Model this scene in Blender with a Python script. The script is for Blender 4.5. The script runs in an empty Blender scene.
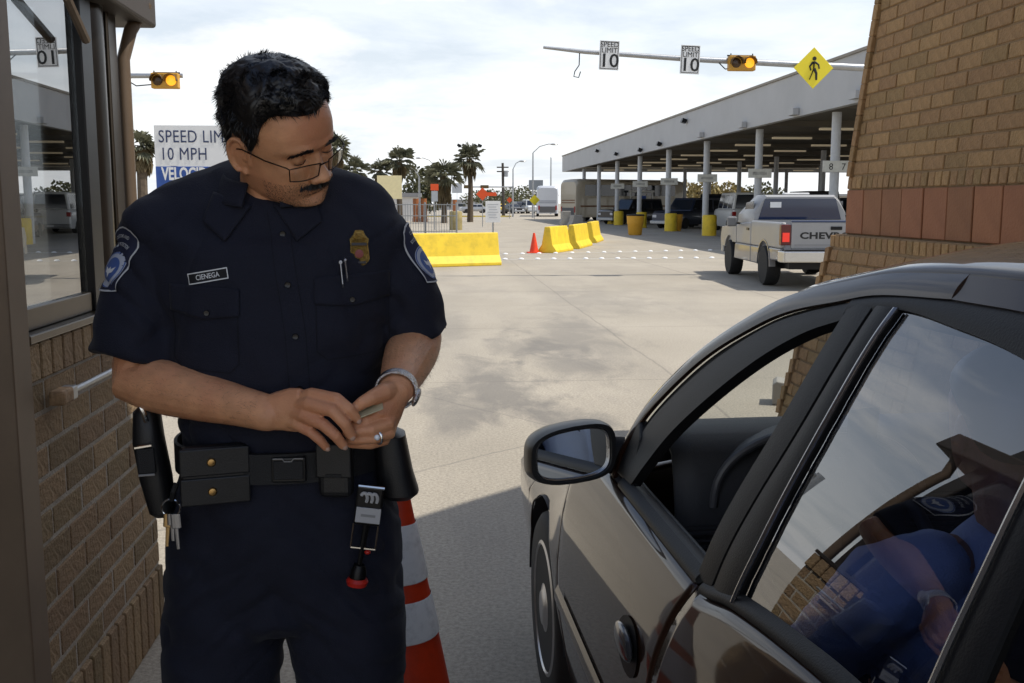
import bpy, bmesh, math, random
import numpy as np
from mathutils import Vector, Matrix
from mathutils.bvhtree import BVHTree
random.seed(7)
S = bpy.context.scene
COL = S.collection
R = math.radians

# ------------------------------------------------------------------ camera
cam_d = bpy.data.cameras.new('camera'); cam = bpy.data.objects.new('camera', cam_d); COL.objects.link(cam)
cam.location = (0, 0, 1.54)
PITCH = math.atan(.1385); YAW = math.atan(82*math.cos(PITCH)/1000)
cam.rotation_euler = (math.pi/2-PITCH, 0, -YAW)
cam_d.sensor_width = 36; cam_d.lens = 1000/1024*36; cam_d.clip_start = .05; cam_d.clip_end = 3000
S.camera = cam
# ------------------------------------------------------------------ sky and sun
SUN_AZ, SUN_EL = R(97), R(58)          # clockwise from +Y, above the horizon
w = bpy.data.worlds.new('World'); S.world = w; w.use_nodes = True
wn, wl = w.node_tree.nodes, w.node_tree.links
wn.clear()
wo = wn.new('ShaderNodeOutputWorld'); bg = wn.new('ShaderNodeBackground'); sky = wn.new('ShaderNodeTexSky')
sky.sky_type = 'NISHITA'; sky.sun_disc = False; sky.sun_elevation = SUN_EL; sky.sun_rotation = SUN_AZ
sky.air_density = 1.0; sky.dust_density = 1.2; sky.ozone_density = 1.5
tc = wn.new('ShaderNodeTexCoord'); sep = wn.new('ShaderNodeSeparateXYZ'); wl.new(tc.outputs['Generated'], sep.inputs[0])
def wmath(op, a, b=None, clamp=False):
    n = wn.new('ShaderNodeMath'); n.operation = op; n.use_clamp = clamp
    for i, v in enumerate((a, b)):
        if v is None: continue
        if isinstance(v, (int, float)): n.inputs[i].default_value = v
        else: wl.new(v, n.inputs[i])
    return n.outputs[0]
den = wmath('ADD', wmath('MAXIMUM', sep.outputs[2], 0.0), .16)
comb = wn.new('ShaderNodeCombineXYZ')
wl.new(wmath('DIVIDE', sep.outputs[0], den), comb.inputs[0]); wl.new(wmath('DIVIDE', sep.outputs[1], den), comb.inputs[1])
def wnoise(scale, detail, rough, loc):
    mp = wn.new('ShaderNodeMapping'); mp.inputs['Location'].default_value = loc; wl.new(comb.outputs[0], mp.inputs[0])
    n = wn.new('ShaderNodeTexNoise'); n.inputs['Scale'].default_value = scale; n.inputs['Detail'].default_value = detail
    n.inputs['Roughness'].default_value = rough; n.inputs['Distortion'].default_value = .25; wl.new(mp.outputs[0], n.inputs['Vector'])
    return n.outputs['Fac']
cover = wnoise(.62, 7, .56, (3.1, 1.7, 0))
cr = wn.new('ShaderNodeValToRGB'); wl.new(cover, cr.inputs[0])
cr.color_ramp.elements[0].position = .49; cr.color_ramp.elements[1].position = .63
thick = wnoise(1.3, 8, .6, (8.3, 4.2, 0))
cc = wn.new('ShaderNodeValToRGB'); wl.new(thick, cc.inputs[0])
cc.color_ramp.elements[0].position = .36; cc.color_ramp.elements[0].color = (5.7, 6.05, 6.4, 1)
cc.color_ramp.elements[1].position = .56; cc.color_ramp.elements[1].color = (7.7, 7.8, 7.9, 1)
# thin haze veil toward the horizon: clouds in the distance run together
hz = wmath('SUBTRACT', 1.0, wmath('MULTIPLY', wmath('MAXIMUM', sep.outputs[2], 0.0), 1.8), True)
fac = wmath('MAXIMUM', cr.outputs[0], wmath('MULTIPLY', hz, .98))
mixs = wn.new('ShaderNodeMixRGB'); wl.new(fac, mixs.inputs[0]); wl.new(sky.outputs[0], mixs.inputs[1]); wl.new(cc.outputs[0], mixs.inputs[2])
wl.new(mixs.outputs[0], bg.inputs[0]); bg.inputs[1].default_value = .122
wl.new(bg.outputs[0], wo.inputs[0])
sd = bpy.data.lights.new('sun', 'SUN'); sun = bpy.data.objects.new('sun', sd); COL.objects.link(sun)
sd.energy = 3.6; sd.angle = R(.6); sd.color = (1, .95, .87)
sdir = Vector((math.sin(SUN_AZ)*math.cos(SUN_EL), math.cos(SUN_AZ)*math.cos(SUN_EL), math.sin(SUN_EL)))
sun.rotation_euler = sdir.to_track_quat('Z', 'Y').to_euler(); sun.location = (30, 20, 40)
S.view_settings.view_transform = 'Standard'; S.view_settings.look = 'None'; S.view_settings.gamma = 1
S.view_settings.exposure = 0.36; S.view_settings.use_curve_mapping = False
S.render.engine = 'CYCLES'
S.cycles.max_bounces = 8; S.cycles.transparent_max_bounces = 16

# ------------------------------------------------------------------ pixel helper (directions only; depth comes from what a thing touches)
_f = np.array([math.sin(YAW)*math.cos(PITCH), math.cos(YAW)*math.cos(PITCH), -math.sin(PITCH)])
_r = np.array([math.cos(YAW), -math.sin(YAW), 0]); _u = np.cross(_r, _f); _C = np.array([0, 0, 1.54])
def ray(x, y): return _f+_r*(x-512)/1000-_u*(y-341.5)/1000
def gz(x, y, z=0.0): d = ray(x, y); return Vector(_C+d*(z-1.54)/d[2])
def pX(x, y, X): d = ray(x, y); return Vector(_C+d*X/d[0])
def pY(x, y, Y): d = ray(x, y); return Vector(_C+d*Y/d[1])

# ------------------------------------------------------------------ materials
MATS = {}
def mat(name, col, rough=.6, metal=0.0, var=0.0, vscale=6, bump=0.0, bscale=60, coat=0.0, emit=None, estr=0, col2=None,
        spec=.5, objrand=0.0, trans=0.0, alpha=1.0, sss=0.0, dirt=0.0, dscale=2.0, sheen=0.0, ior=1.45, bdetail=4):
    if name in MATS: return MATS[name]
    m = bpy.data.materials.new(name); m.use_nodes = True; MATS[name] = m
    N, L = m.node_tree.nodes, m.node_tree.links
    b = N['Principled BSDF']
    b.inputs['Base Color'].default_value = (*col, 1); b.inputs['Roughness'].default_value = rough; b.inputs['Metallic'].default_value = metal
    b.inputs['Specular IOR Level'].default_value = spec; b.inputs['Coat Weight'].default_value = coat; b.inputs['Coat Roughness'].default_value = .03
    b.inputs['Transmission Weight'].default_value = trans; b.inputs['Alpha'].default_value = alpha; b.inputs['IOR'].default_value = ior
    if sheen: b.inputs['Sheen Weight'].default_value = sheen; b.inputs['Sheen Roughness'].default_value = .4
    if sss:
        b.inputs['Subsurface Weight'].default_value = sss; b.inputs['Subsurface Radius'].default_value = (.012, .004, .002); b.inputs['Subsurface Scale'].default_value = 1.0
    if emit: b.inputs['Emission Color'].default_value = (*emit, 1); b.inputs['Emission Strength'].default_value = estr
    t = None
    if var or bump or dirt or objrand or col2:
        t = N.new('ShaderNodeTexCoord')
    cur = None
    if var or col2:
        n = N.new('ShaderNodeTexNoise'); n.inputs['Scale'].default_value = vscale; n.inputs['Detail'].default_value = 6; n.inputs['Roughness'].default_value = .62
        L.new(t.outputs['Object'], n.inputs['Vector'])
        rp = N.new('ShaderNodeValToRGB'); L.new(n.outputs['Fac'], rp.inputs[0])
        rp.color_ramp.elements[0].position = .3; rp.color_ramp.elements[1].position = .7
        c2 = col2 or tuple(min(1, c*(1+var)) for c in col); c1 = col if col2 else tuple(c*(1-var) for c in col)
        rp.color_ramp.elements[0].color = (*c1, 1); rp.color_ramp.elements[1].color = (*c2, 1)
        cur = rp.outputs[0]
    if objrand:
        oi = N.new('ShaderNodeObjectInfo'); ge = N.new('ShaderNodeNewGeometry'); ad = N.new('ShaderNodeMath'); ad.operation = 'ADD'
        L.new(oi.outputs['Random'], ad.inputs[0]); L.new(ge.outputs['Random Per Island'], ad.inputs[1])
        fr = N.new('ShaderNodeMath'); fr.operation = 'FRACT'; L.new(ad.outputs[0], fr.inputs[0])
        mr = N.new('ShaderNodeMapRange'); mr.inputs['To Min'].default_value = 1-objrand; mr.inputs['To Max'].default_value = 1+objrand; L.new(fr.outputs[0], mr.inputs[0])
        hs = N.new('ShaderNodeHueSaturation'); L.new(mr.outputs[0], hs.inputs['Value'])
        mh = N.new('ShaderNodeMapRange'); mh.inputs['To Min'].default_value = .5-objrand*.035; mh.inputs['To Max'].default_value = .5+objrand*.03; L.new(oi.outputs['Random'], mh.inputs[0]); L.new(mh.outputs[0], hs.inputs['Hue'])
        if cur: L.new(cur, hs.inputs['Color'])
        else: hs.inputs['Color'].default_value = (*col, 1)
        cur = hs.outputs[0]
    if dirt:
        n = N.new('ShaderNodeTexNoise'); n.inputs['Scale'].default_value = dscale; n.inputs['Detail'].default_value = 8; n.inputs['Roughness'].default_value = .7
        L.new(t.outputs['Object'], n.inputs['Vector'])
        rp = N.new('ShaderNodeValToRGB'); L.new(n.outputs['Fac'], rp.inputs[0]); rp.color_ramp.elements[0].position = .48; rp.color_ramp.elements[1].position = .72
        rp.color_ramp.elements[0].color = (0, 0, 0, 1); rp.color_ramp.elements[1].color = (dirt, dirt, dirt, 1)
        mx = N.new('ShaderNodeMixRGB'); L.new(rp.outputs[0], mx.inputs[0])
        if cur: L.new(cur, mx.inputs[1])
        else: mx.inputs[1].default_value = (*col, 1)
        mx.inputs[2].default_value = (.06, .05, .04, 1); cur = mx.outputs[0]
    if cur: L.new(cur, b.inputs['Base Color'])
    if bump:
        n = N.new('ShaderNodeTexNoise'); n.inputs['Scale'].default_value = bscale; n.inputs['Detail'].default_value = bdetail; L.new(t.outputs['Object'], n.inputs['Vector'])
        bp = N.new('ShaderNodeBump'); bp.inputs['Strength'].default_value = bump; bp.inputs['Distance'].default_value = .01; L.new(n.outputs['Fac'], bp.inputs['Height']); L.new(bp.outputs[0], b.inputs['Normal'])
    return m

# ------------------------------------------------------------------ mesh builder
class MB:
    def __init__(s): s.v = []; s.f = []
    def add(s, vs, fs):
        o = len(s.v); s.v += [tuple(v) for v in vs]; s.f += [tuple(i+o for i in f) for f in fs]; return s
    def box(s, x0, x1, y0, y1, z0, z1):
        return s.add([(x0,y0,z0),(x1,y0,z0),(x1,y1,z0),(x0,y1,z0),(x0,y0,z1),(x1,y0,z1),(x1,y1,z1),(x0,y1,z1)],
                     [(0,3,2,1),(4,5,6,7),(0,1,5,4),(1,2,6,5),(2,3,7,6),(3,0,4,7)])
    def cbox(s, c, size, rot=None):
        m = rot if rot is not None else Matrix.Identity(3); c = Vector(c); hx, hy, hz_ = [a/2 for a in size]
        vs = [c+m@Vector(p) for p in [(-hx,-hy,-hz_),(hx,-hy,-hz_),(hx,hy,-hz_),(-hx,hy,-hz_),(-hx,-hy,hz_),(hx,-hy,hz_),(hx,hy,hz_),(-hx,hy,hz_)]]
        return s.add(vs, [(0,3,2,1),(4,5,6,7),(0,1,5,4),(1,2,6,5),(2,3,7,6),(3,0,4,7)])
    def loft(s, rings, cap=True, closed=True):
        n = len(rings[0]); vs = [p for r in rings for p in r]; fs = []
        for i in range(len(rings)-1):
            for j in range(n if closed else n-1):
                k = (j+1) % n
                fs.append((i*n+j, i*n+k, (i+1)*n+k, (i+1)*n+j))
        if cap and closed: fs += [tuple(range(n))[::-1], tuple((len(rings)-1)*n+j for j in range(n))]
        return s.add(vs, fs)
    def tube(s, pts, r, n=8, cap=True, flat=None):
        pts = [Vector(p) for p in pts]; rings = []; up = None
        for i, p in enumerate(pts):
            t = (pts[min(i+1, len(pts)-1)]-pts[max(i-1, 0)]).normalized()
            if up is None:
                up = Vector((0,0,1)) if abs(t.z) < .9 else Vector((0,1,0))
            a = (up-t*up.dot(t)).normalized(); bb = t.cross(a); up = a
            rr = r[i] if isinstance(r, (list, tuple)) else r
            ra, rb = rr if isinstance(rr, (list, tuple)) else (rr, rr*(flat or 1))
            rings.append([p+a*ra*math.cos(2*math.pi*k/n)+bb*rb*math.sin(2*math.pi*k/n) for k in range(n)])
        return s.loft(rings, cap)
    def lathe(s, prof, n=16, c=(0,0,0), axis='Z', cap=True):
        c = Vector(c); rings = []
        for rr, h in prof:
            ring = []
            for k in range(n):
                a = 2*math.pi*k/n; p = (rr*math.cos(a), rr*math.sin(a), h)
                if axis == 'X': p = (p[2], p[0], p[1])
                elif axis == 'Y': p = (p[0], p[2], p[1])
                ring.append(c+Vector(p))
            rings.append(ring)
        return s.loft(rings, cap)
    def prism(s, poly, d0, d1, plane='XZ'):
        n = len(poly)
        def P(a, b, d): return {'XZ': (a, d, b), 'YZ': (d, a, b), 'XY': (a, b, d)}[plane]
        vs = [P(a, b, d0) for a, b in poly]+[P(a, b, d1) for a, b in poly]
        fs = [tuple(range(n)), tuple(range(2*n-1, n-1, -1))]+[(j, j+n, (j+1) % n+n, (j+1) % n) for j in range(n)]
        return s.add(vs, fs)
    def grid(s, fn, nu, nv):
        vs = [fn(i/nu, j/nv) for i in range(nu+1) for j in range(nv+1)]
        return s.add(vs, [(i*(nv+1)+j, (i+1)*(nv+1)+j, (i+1)*(nv+1)+j+1, i*(nv+1)+j+1) for i in range(nu) for j in range(nv)])
    def ell(s, c, r, n=12, m=8, rot=None):
        c = Vector(c); rot = rot if rot is not None else Matrix.Identity(3); rings = []
        for i in range(1, m):
            a = math.pi*i/m
            rings.append([c+rot@Vector((r[0]*math.sin(a)*math.cos(2*math.pi*k/n), r[1]*math.sin(a)*math.sin(2*math.pi*k/n), -r[2]*math.cos(a))) for k in range(n)])
        o = len(s.v); s.loft(rings, cap=False)
        b, t = len(s.v), len(s.v)+1; s.v += [tuple(c+rot@Vector((0,0,-r[2]))), tuple(c+rot@Vector((0,0,r[2])))]
        for k in range(n):
            s.f.append((o+(k+1) % n, o+k, b)); s.f.append((o+(m-2)*n+k, o+(m-2)*n+(k+1) % n, t))
        return s
    def mesh(s, name='m', fix=True):
        me = bpy.data.meshes.new(name); me.from_pydata(s.v, [], s.f); me.update()
        if fix:
            bm = bmesh.new(); bm.from_mesh(me); bmesh.ops.recalc_face_normals(bm, faces=bm.faces); bm.to_mesh(me); bm.free()
        return me
    def build(s, name, m, parent=None, smooth=False, bevel=0, solid=0, sub=0, angle=40, loc=None, fix=True, seg=2):
        me = s.mesh(name, fix); o = bpy.data.objects.new(name, me); COL.objects.link(o)
        if m: me.materials.append(m)
        if parent: o.parent = parent
        if loc is not None: o.location = loc
        if smooth:
            me.polygons.foreach_set('use_smooth', [True]*len(me.polygons))
            if angle < 180: me.set_sharp_from_angle(angle=R(angle))
        if solid: mo = o.modifiers.new('s', 'SOLIDIFY'); mo.thickness = solid; mo.offset = -1
        if bevel: mo = o.modifiers.new('b', 'BEVEL'); mo.width = bevel; mo.segments = seg; mo.limit_method = 'ANGLE'; mo.angle_limit = R(40)
        if sub: mo = o.modifiers.new('u', 'SUBSURF'); mo.levels = sub; mo.render_levels = sub
        return o
def tag(o, label, cat, group=None):
    o['label'] = label; o['category'] = cat
    if group: o['group'] = group
    return o
def thing(name, label, cat, loc=(0,0,0), rz=0, group=None):
    o = bpy.data.objects.new(name, None); COL.objects.link(o); o.location = loc; o.rotation_euler = (0,0,rz); o.empty_display_size = .1
    return tag(o, label, cat, group)
def struct(o): o['kind'] = 'structure'; return o
def stuff(o): o['kind'] = 'stuff'; return o
def inst(me, name, parent, loc=(0,0,0), rot=None, scale=None):
    o = bpy.data.objects.new(name, me); COL.objects.link(o); o.parent = parent; o.location = loc
    if rot: o.rotation_euler = rot
    if scale: o.scale = scale
    return o
def copy_tree(o, parent=None):
    c = o.copy(); COL.objects.link(c); c.parent = parent
    for ch in list(o.children): copy_tree(ch, c)
    return c
def text_mesh(txt, size, ext=0.0, bold=0.0, sx=1.0, align='CENTER', sp=1.0):
    cu = bpy.data.curves.new('t', 'FONT'); cu.body = txt; cu.size = size; cu.extrude = ext; cu.offset = bold; cu.align_x = align; cu.align_y = 'CENTER'; cu.resolution_u = 3; cu.space_character = sp
    ob = bpy.data.objects.new('t', cu); COL.objects.link(ob)
    dg = bpy.context.evaluated_depsgraph_get(); dg.update()
    me = bpy.data.meshes.new_from_object(ob.evaluated_get(dg)); bpy.data.objects.remove(ob)
    for v in me.vertices: v.co.x *= sx
    return me
def text_obj(name, txt, size, m, parent, loc, rot, ext=.001, bold=0.0, sx=1.0, align='CENTER', sp=1.0):
    me = text_mesh(txt, size, ext, bold, sx, align, sp); me.materials.clear(); me.materials.append(m)
    return inst(me, name, parent, loc, rot)
# ================================================================== ground
def ground_mat():
    m = bpy.data.materials.new('ground_concrete'); m.use_nodes = True; N, L = m.node_tree.nodes, m.node_tree.links; b = N['Principled BSDF']
    t = N.new('ShaderNodeTexCoord'); sp = N.new('ShaderNodeSeparateXYZ'); L.new(t.outputs['Object'], sp.inputs[0])
    def noise(sc, det=6, ro=.6, st=(1,1,1), dist=0):
        mp = N.new('ShaderNodeMapping'); mp.inputs['Scale'].default_value = st; L.new(t.outputs['Object'], mp.inputs[0])
        n = N.new('ShaderNodeTexNoise'); n.inputs['Scale'].default_value = sc; n.inputs['Detail'].default_value = det; n.inputs['Roughness'].default_value = ro; n.inputs['Distortion'].default_value = dist
        L.new(mp.outputs[0], n.inputs['Vector']); return n.outputs['Fac']
    def ramp(f, p0, p1, c0, c1):
        r = N.new('ShaderNodeValToRGB'); L.new(f, r.inputs[0]); e = r.color_ramp.elements; e[0].position = p0; e[1].position = p1; e[0].color = (*c0, 1); e[1].color = (*c1, 1); return r.outputs[0]
    def mth(op, a, bb=None, cl=False):
        n = N.new('ShaderNodeMath'); n.operation = op; n.use_clamp = cl
        for i, v in enumerate((a, bb)):
            if v is None: continue
            if isinstance(v, (int, float)): n.inputs[i].default_value = v
            else: L.new(v, n.inputs[i])
        return n.outputs[0]
    def mix(f, a, c2):
        x = N.new('ShaderNodeMixRGB'); L.new(f, x.inputs[0]); L.new(a, x.inputs[1])
        if isinstance(c2, tuple): x.inputs[2].default_value = (*c2, 1)
        else: L.new(c2, x.inputs[2])
        return x.outputs[0]
    base = ramp(noise(.35, 8, .62), .3, .7, (.37, .325, .252), (.475, .42, .332))
    base = mix(mth('MULTIPLY', ramp(noise(.9, 7, .7, (1, .35, 1)), .5, .72, (0,0,0), (1,1,1)), .42), base, (.26, .235, .20))
    grit = ramp(noise(55, 4, .75), .35, .62, (.45, .45, .45), (1, 1, 1))
    mg = N.new('ShaderNodeMixRGB'); mg.blend_type = 'MULTIPLY'; mg.inputs[0].default_value = .75; L.new(base, mg.inputs[1]); L.new(grit, mg.inputs[2]); base = mg.outputs[0]
    # oil and water stains where the lane runs, each patch an island of the noise near its own centre
    for cx, cy, rx, ry, st in ((.55, 8.3, .55, 1.9, .75), (.95, 6.9, .42, .9, .7), (.15, 7.4, .45, 1.1, .6), (1.35, 9.6, .6, 1.7, .55), (.9, 10.8, .5, 1.2, .45), (1.6, 11.5, .8, 2.6, .5), (.2, 12.5, .5, 2.5, .35), (2.6, 16, 1.2, 3.2, .3)):
        dx = mth('DIVIDE', mth('SUBTRACT', sp.outputs[0], cx), rx); dy = mth('DIVIDE', mth('SUBTRACT', sp.outputs[1], cy), ry)
        d = mth('SQRT', mth('ADD', mth('MULTIPLY', dx, dx), mth('MULTIPLY', dy, dy)))
        k = mth('SUBTRACT', mth('ADD', mth('SUBTRACT', 1.15, d), mth('MULTIPLY', mth('SUBTRACT', noise(2.6, 8, .65, (1, .45, 1), .4), .5), 2.6)), .25)
        base = mix(mth('MULTIPLY', mth('MULTIPLY', k, 1.6, True), st, True), base, (.15, .138, .12))
    # worn wheel tracks along the lane
    for cx, wd in ((.35, .30), (1.95, .30)):
        dd = mth('DIVIDE', mth('ABSOLUTE', mth('SUBTRACT', mth('ADD', sp.outputs[0], mth('MULTIPLY', mth('SUBTRACT', noise(.12, 2), .5), 1.4)), cx)), wd)
        base = mix(mth('MULTIPLY', mth('MULTIPLY', mth('SUBTRACT', 1.3, dd, True), noise(3.2, 7, .7, (1, .22, 1))), .35, True), base, (.20, .18, .15))
    # expansion joints across and along the lane
    wob = mth('MULTIPLY', mth('SUBTRACT', noise(.8, 3), .5), .12)
    for ax, p, wd in ((1, 8.55, .012), (1, 12.3, .014), (1, 17.4, .02), (1, 25.9, .05), (1, 33.5, .05), (1, 48, .08), (0, 2.15, .012), (0, 5.6, .02), (0, -2.2, .02)):
        dd = mth('ABSOLUTE', mth('SUBTRACT', mth('ADD', sp.outputs[ax], wob), p))
        base = mix(mth('MULTIPLY', mth('LESS_THAN', dd, wd), .35), base, (.10, .09, .08))
    # cracks
    vo = N.new('ShaderNodeTexVoronoi'); vo.feature = 'DISTANCE_TO_EDGE'; vo.inputs['Scale'].default_value = .13
    wv = N.new('ShaderNodeMixRGB'); wv.inputs[0].default_value = .12; n2 = N.new('ShaderNodeTexNoise'); n2.inputs['Scale'].default_value = 1.3; n2.inputs['Detail'].default_value = 8
    L.new(t.outputs['Object'], n2.inputs['Vector']); L.new(t.outputs['Object'], wv.inputs[1]); L.new(n2.outputs['Color'], wv.inputs[2]); L.new(wv.outputs[0], vo.inputs['Vector'])
    base = mix(mth('MULTIPLY', mth('LESS_THAN', vo.outputs['Distance'], .0010), .35), base, (.12, .11, .10))
    L.new(base, b.inputs['Base Color']); b.inputs['Roughness'].default_value = .82
    bp = N.new('ShaderNodeBump'); bp.inputs['Strength'].default_value = .7; bp.inputs['Distance'].default_value = .006
    L.new(noise(90, 5, .7), bp.inputs['Height']); L.new(bp.outputs[0], b.inputs['Normal'])
    return m
g = MB().add([(-1500,-400,0),(1500,-400,0),(1500,2200,0),(-1500,2200,0)], [(0,1,2,3)]).build('ground', ground_mat()); struct(g)

# ================================================================== shared materials
M_navy = mat('navy_cloth', (.0058, .0072, .018), .85, var=.15, vscale=3, bump=.25, bscale=420, sheen=.05)
M_blackmetal = mat('black_metal', (.012, .012, .013), .35, .6)
M_rubber = mat('rubber', (.012, .012, .012), .75, var=.3, vscale=20)
M_chrome = mat('chrome', (.7, .7, .7), .12, 1.0)
M_steel = mat('galvanised_steel', (.38, .39, .40), .42, .75, var=.12, vscale=9)
M_white = mat('white_paint', (.74, .74, .72), .5, var=.06, vscale=3, dirt=.12)
M_signwhite = mat('sign_white', (.78, .78, .76), .45, var=.03)
M_signblack = mat('sign_black', (.012, .012, .012), .5)
M_signblue = mat('sign_blue', (.03, .09, .34), .45)
M_yellow = mat('yellow_paint', (.80, .56, .035), .6, var=.10, vscale=2.5, dirt=.28, dscale=3.5, bump=.3, bscale=40)
M_signyellow = mat('sign_yellow', (.88, .72, .03), .45)
M_orange = mat('sign_orange', (.80, .10, .02), .5)
M_conc = mat('concrete', (.36, .34, .30), .85, var=.15, vscale=4, bump=.4, bscale=50, dirt=.3)
M_brick = mat('brick', (.25, .172, .092), .85, var=.22, vscale=16, bump=.9, bscale=70, objrand=.24, dirt=.2, dscale=9)
M_brickp = mat('pier_brick', (.33, .195, .082), .85, var=.22, vscale=16, bump=.9, bscale=70, objrand=.18, dirt=.18, dscale=9)
M_mortar = mat('mortar', (.36, .33, .28), .9, var=.15, vscale=20, bump=.6, bscale=120)
M_mortard = mat('pier_mortar', (.25, .16, .08), .9, var=.15, vscale=20, bump=.6, bscale=120)
M_tile = mat('terracotta_tile', (.29, .112, .042), .7, var=.16, vscale=5, bump=.3, bscale=60, objrand=.14, dirt=.12, dscale=6)
M_bronze = mat('bronze_aluminium', (.075, .060, .045), .3, .85, var=.1, vscale=4)
M_brown = mat('brown_painted_steel', (.15, .105, .068), .5, .1, var=.12, vscale=5, dirt=.2)
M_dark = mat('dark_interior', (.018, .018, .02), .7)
def glass_mat(name, tint, refl=.06, rough=0.0):
    m = bpy.data.materials.new(name); m.use_nodes = True; N, L = m.node_tree.nodes, m.node_tree.links; N.clear()
    o = N.new('ShaderNodeOutputMaterial'); tr = N.new('ShaderNodeBsdfTransparent'); gl = N.new('ShaderNodeBsdfGlossy'); mx = N.new('ShaderNodeMixShader')
    tr.inputs[0].default_value = (*tint, 1); gl.inputs['Roughness'].default_value = rough; gl.inputs['Color'].default_value = (1,1,1,1)
    fr = N.new('ShaderNodeFresnel'); ge = N.new('ShaderNodeNewGeometry'); mi = N.new('ShaderNodeMapRange'); mi.inputs['To Min'].default_value = 1.5; mi.inputs['To Max'].default_value = 1/1.5; L.new(ge.outputs['Backfacing'], mi.inputs[0]); L.new(mi.outputs[0], fr.inputs[0])
    ad = N.new('ShaderNodeMath'); ad.operation = 'MULTIPLY_ADD'; ad.use_clamp = True; ad.inputs[1].default_value = 1.6; ad.inputs[2].default_value = refl-.04; L.new(fr.outputs[0], ad.inputs[0])
    L.new(ad.outputs[0], mx.inputs[0]); L.new(tr.outputs[0], mx.inputs[1]); L.new(gl.outputs[0], mx.inputs[2]); L.new(mx.outputs[0], o.inputs[0]); MATS[name] = m
    return m
G_booth = glass_mat('booth_glass', (.42, .44, .45), .16)
G_tint = glass_mat('tinted_glass', (.36, .42, .60), .115)
G_clear = glass_mat('clear_glass', (.82, .85, .84), .05)
G_dark = glass_mat('dark_glass', (.10, .11, .13), .12)

# ================================================================== inspection booth on the left
booth = thing('inspection_booth', 'brick and bronze metal inspection booth with glass window behind the officer', 'booth', (-1.0, 2.52, 0))
def bx(name, x0, x1, y0, y1, z0, z1, m, par, bev=.003, org=(0,0,0)):
    return MB().box(x0-org[0], x1-org[0], y0-org[1], y1-org[1], z0-org[2], z1-org[2]).build(name, m, par, bevel=bev)
BO = (-1.0, 2.52, 0)
bx('wall_core', -1.16, -1.0025, 2.53, 3.60, .0, 1.185, M_mortar, booth, 0, BO)
def brick_mesh(l, h, d, name):   # face toward +X, centre of the outer face at the origin
    b = MB().box(-d, 0, -l/2, l/2, -h/2, h/2).mesh(name)
    bm = bmesh.new(); bm.from_mesh(b); bmesh.ops.bevel(bm, geom=[e for e in bm.edges if max(v.co.x for v in e.verts) > -1e-4], offset=.004, segments=1, affect='EDGES'); bm.to_mesh(b); bm.free()
    return b
rb = random.Random(3)
BL = {}
def brick(par, l, h, loc, m, rot=None, d=.05, name='brick'):
    k = (round(l, 3), round(h, 3), m.name, round(d, 3))
    if k not in BL: BL[k] = brick_mesh(l, h, d, 'brick'); BL[k].materials.append(m)
    return inst(BL[k], name, par, loc, rot)
def course(par, m, y0, y1, z, h, L_, off, place, j=.010):
    y = y0-off
    while y < y1-.02:
        a, b_ = max(y, y0), min(y+L_-j, y1)
        if b_-a > .03: place(par, round(b_-a, 3), h, (a+b_)/2, z, m)
        y += L_
def put_booth(par, l, h, yc, z, m): brick(par, l, h, (rb.uniform(-.0015, .002), yc-2.52, z), m, (rb.uniform(-.004, .004), 0, rb.uniform(-.006, .006)))
z = .245
k = 0
while z+.078 < 1.10:
    course(booth, M_brick, 2.53, 3.60, z+.0375, .075, .225, (.112 if k % 2 else .0), put_booth); z += .085; k += 1
course(booth, M_brick, 2.53, 3.60, 1.142, .094, .078, 0, lambda p, l, h, y, zz, m: brick(p, l, h, (.010, y-2.52, zz), m))
course(booth, M_brick, 2.53, 3.60, .118, .232, .078, 0, lambda p, l, h, y, zz, m: brick(p, l, h, (.012, y-2.52, zz), m))
bx('sill', -1.14, -.985, 2.53, 3.60, 1.192, 1.215, M_bronze, booth, .004, BO)
bx('window_rail', -1.08, -1.02, 2.53, 3.10, 1.216, 1.275, M_bronze, booth, .004, BO)
gl = MB().box(-1.040, -1.034, 2.53, 3.11, 1.276, 2.6).build('window_pane', G_booth, booth); gl.location = -Vector(BO)
bx('window_stile', -1.045, -1.012, 3.111, 3.21, 1.216, 2.6, M_blackmetal, booth, .004, BO)
pm = mat('satin_dark_metal', (.07, .065, .06), .28, .9, var=.1)
MB().lathe([(.10, 1.216), (.10, 2.6)], 28, (0,0,0)).build('corner_post', pm, booth, smooth=True, loc=(-.115, 3.325-2.52, 0))
bx('corner_mullion', -1.14, -1.03, 3.43, 3.52, 1.216, 2.6, M_bronze, booth, .006, BO)
bx('door_post', -1.14, -.985, 2.415, 2.528, 0, 2.6, M_brown, booth, .006, BO)
MB().tube([(-.03, 1.06, 0), (-.03, 1.06, 2.02), (-.01, 1.09, 2.12), (.03, 1.15, 2.22)], .022, 10).build('downpipe', M_brown, booth, smooth=True)
ev = bx('eave', -1.25, -.955, 2.98, 3.74, 2.15, 2.30, mat('eave_brown', (.05, .038, .028), .6), booth, .01, BO)
MB().tube([pX(86, 40, -.985)-Vector(BO), pX(66, -4, -.965)-Vector(BO)], .013, 8).build('strut', M_brown, booth, smooth=True)
bx('roof', -3.2, -.97, .6, 3.66, 2.62, 2.86, mat('roof_brown', (.07, .052, .04), .7), booth, .02, BO)
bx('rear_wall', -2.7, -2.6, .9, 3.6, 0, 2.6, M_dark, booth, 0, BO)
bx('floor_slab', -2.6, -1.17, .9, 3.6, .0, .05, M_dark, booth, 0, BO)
bx('end_wall', -2.6, -1.17, 3.50, 3.6, .051, 1.18, M_brick, booth, 0, BO)
bx('side_wall', -1.16, -1.01, .8, 1.7, 0, 2.6, M_brown, booth, 0, BO)
bx('counter', -1.55, -1.17, 1.8, 3.49, .95, 1.0, mat('counter', (.15, .12, .09), .5), booth, .004, BO)
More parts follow.
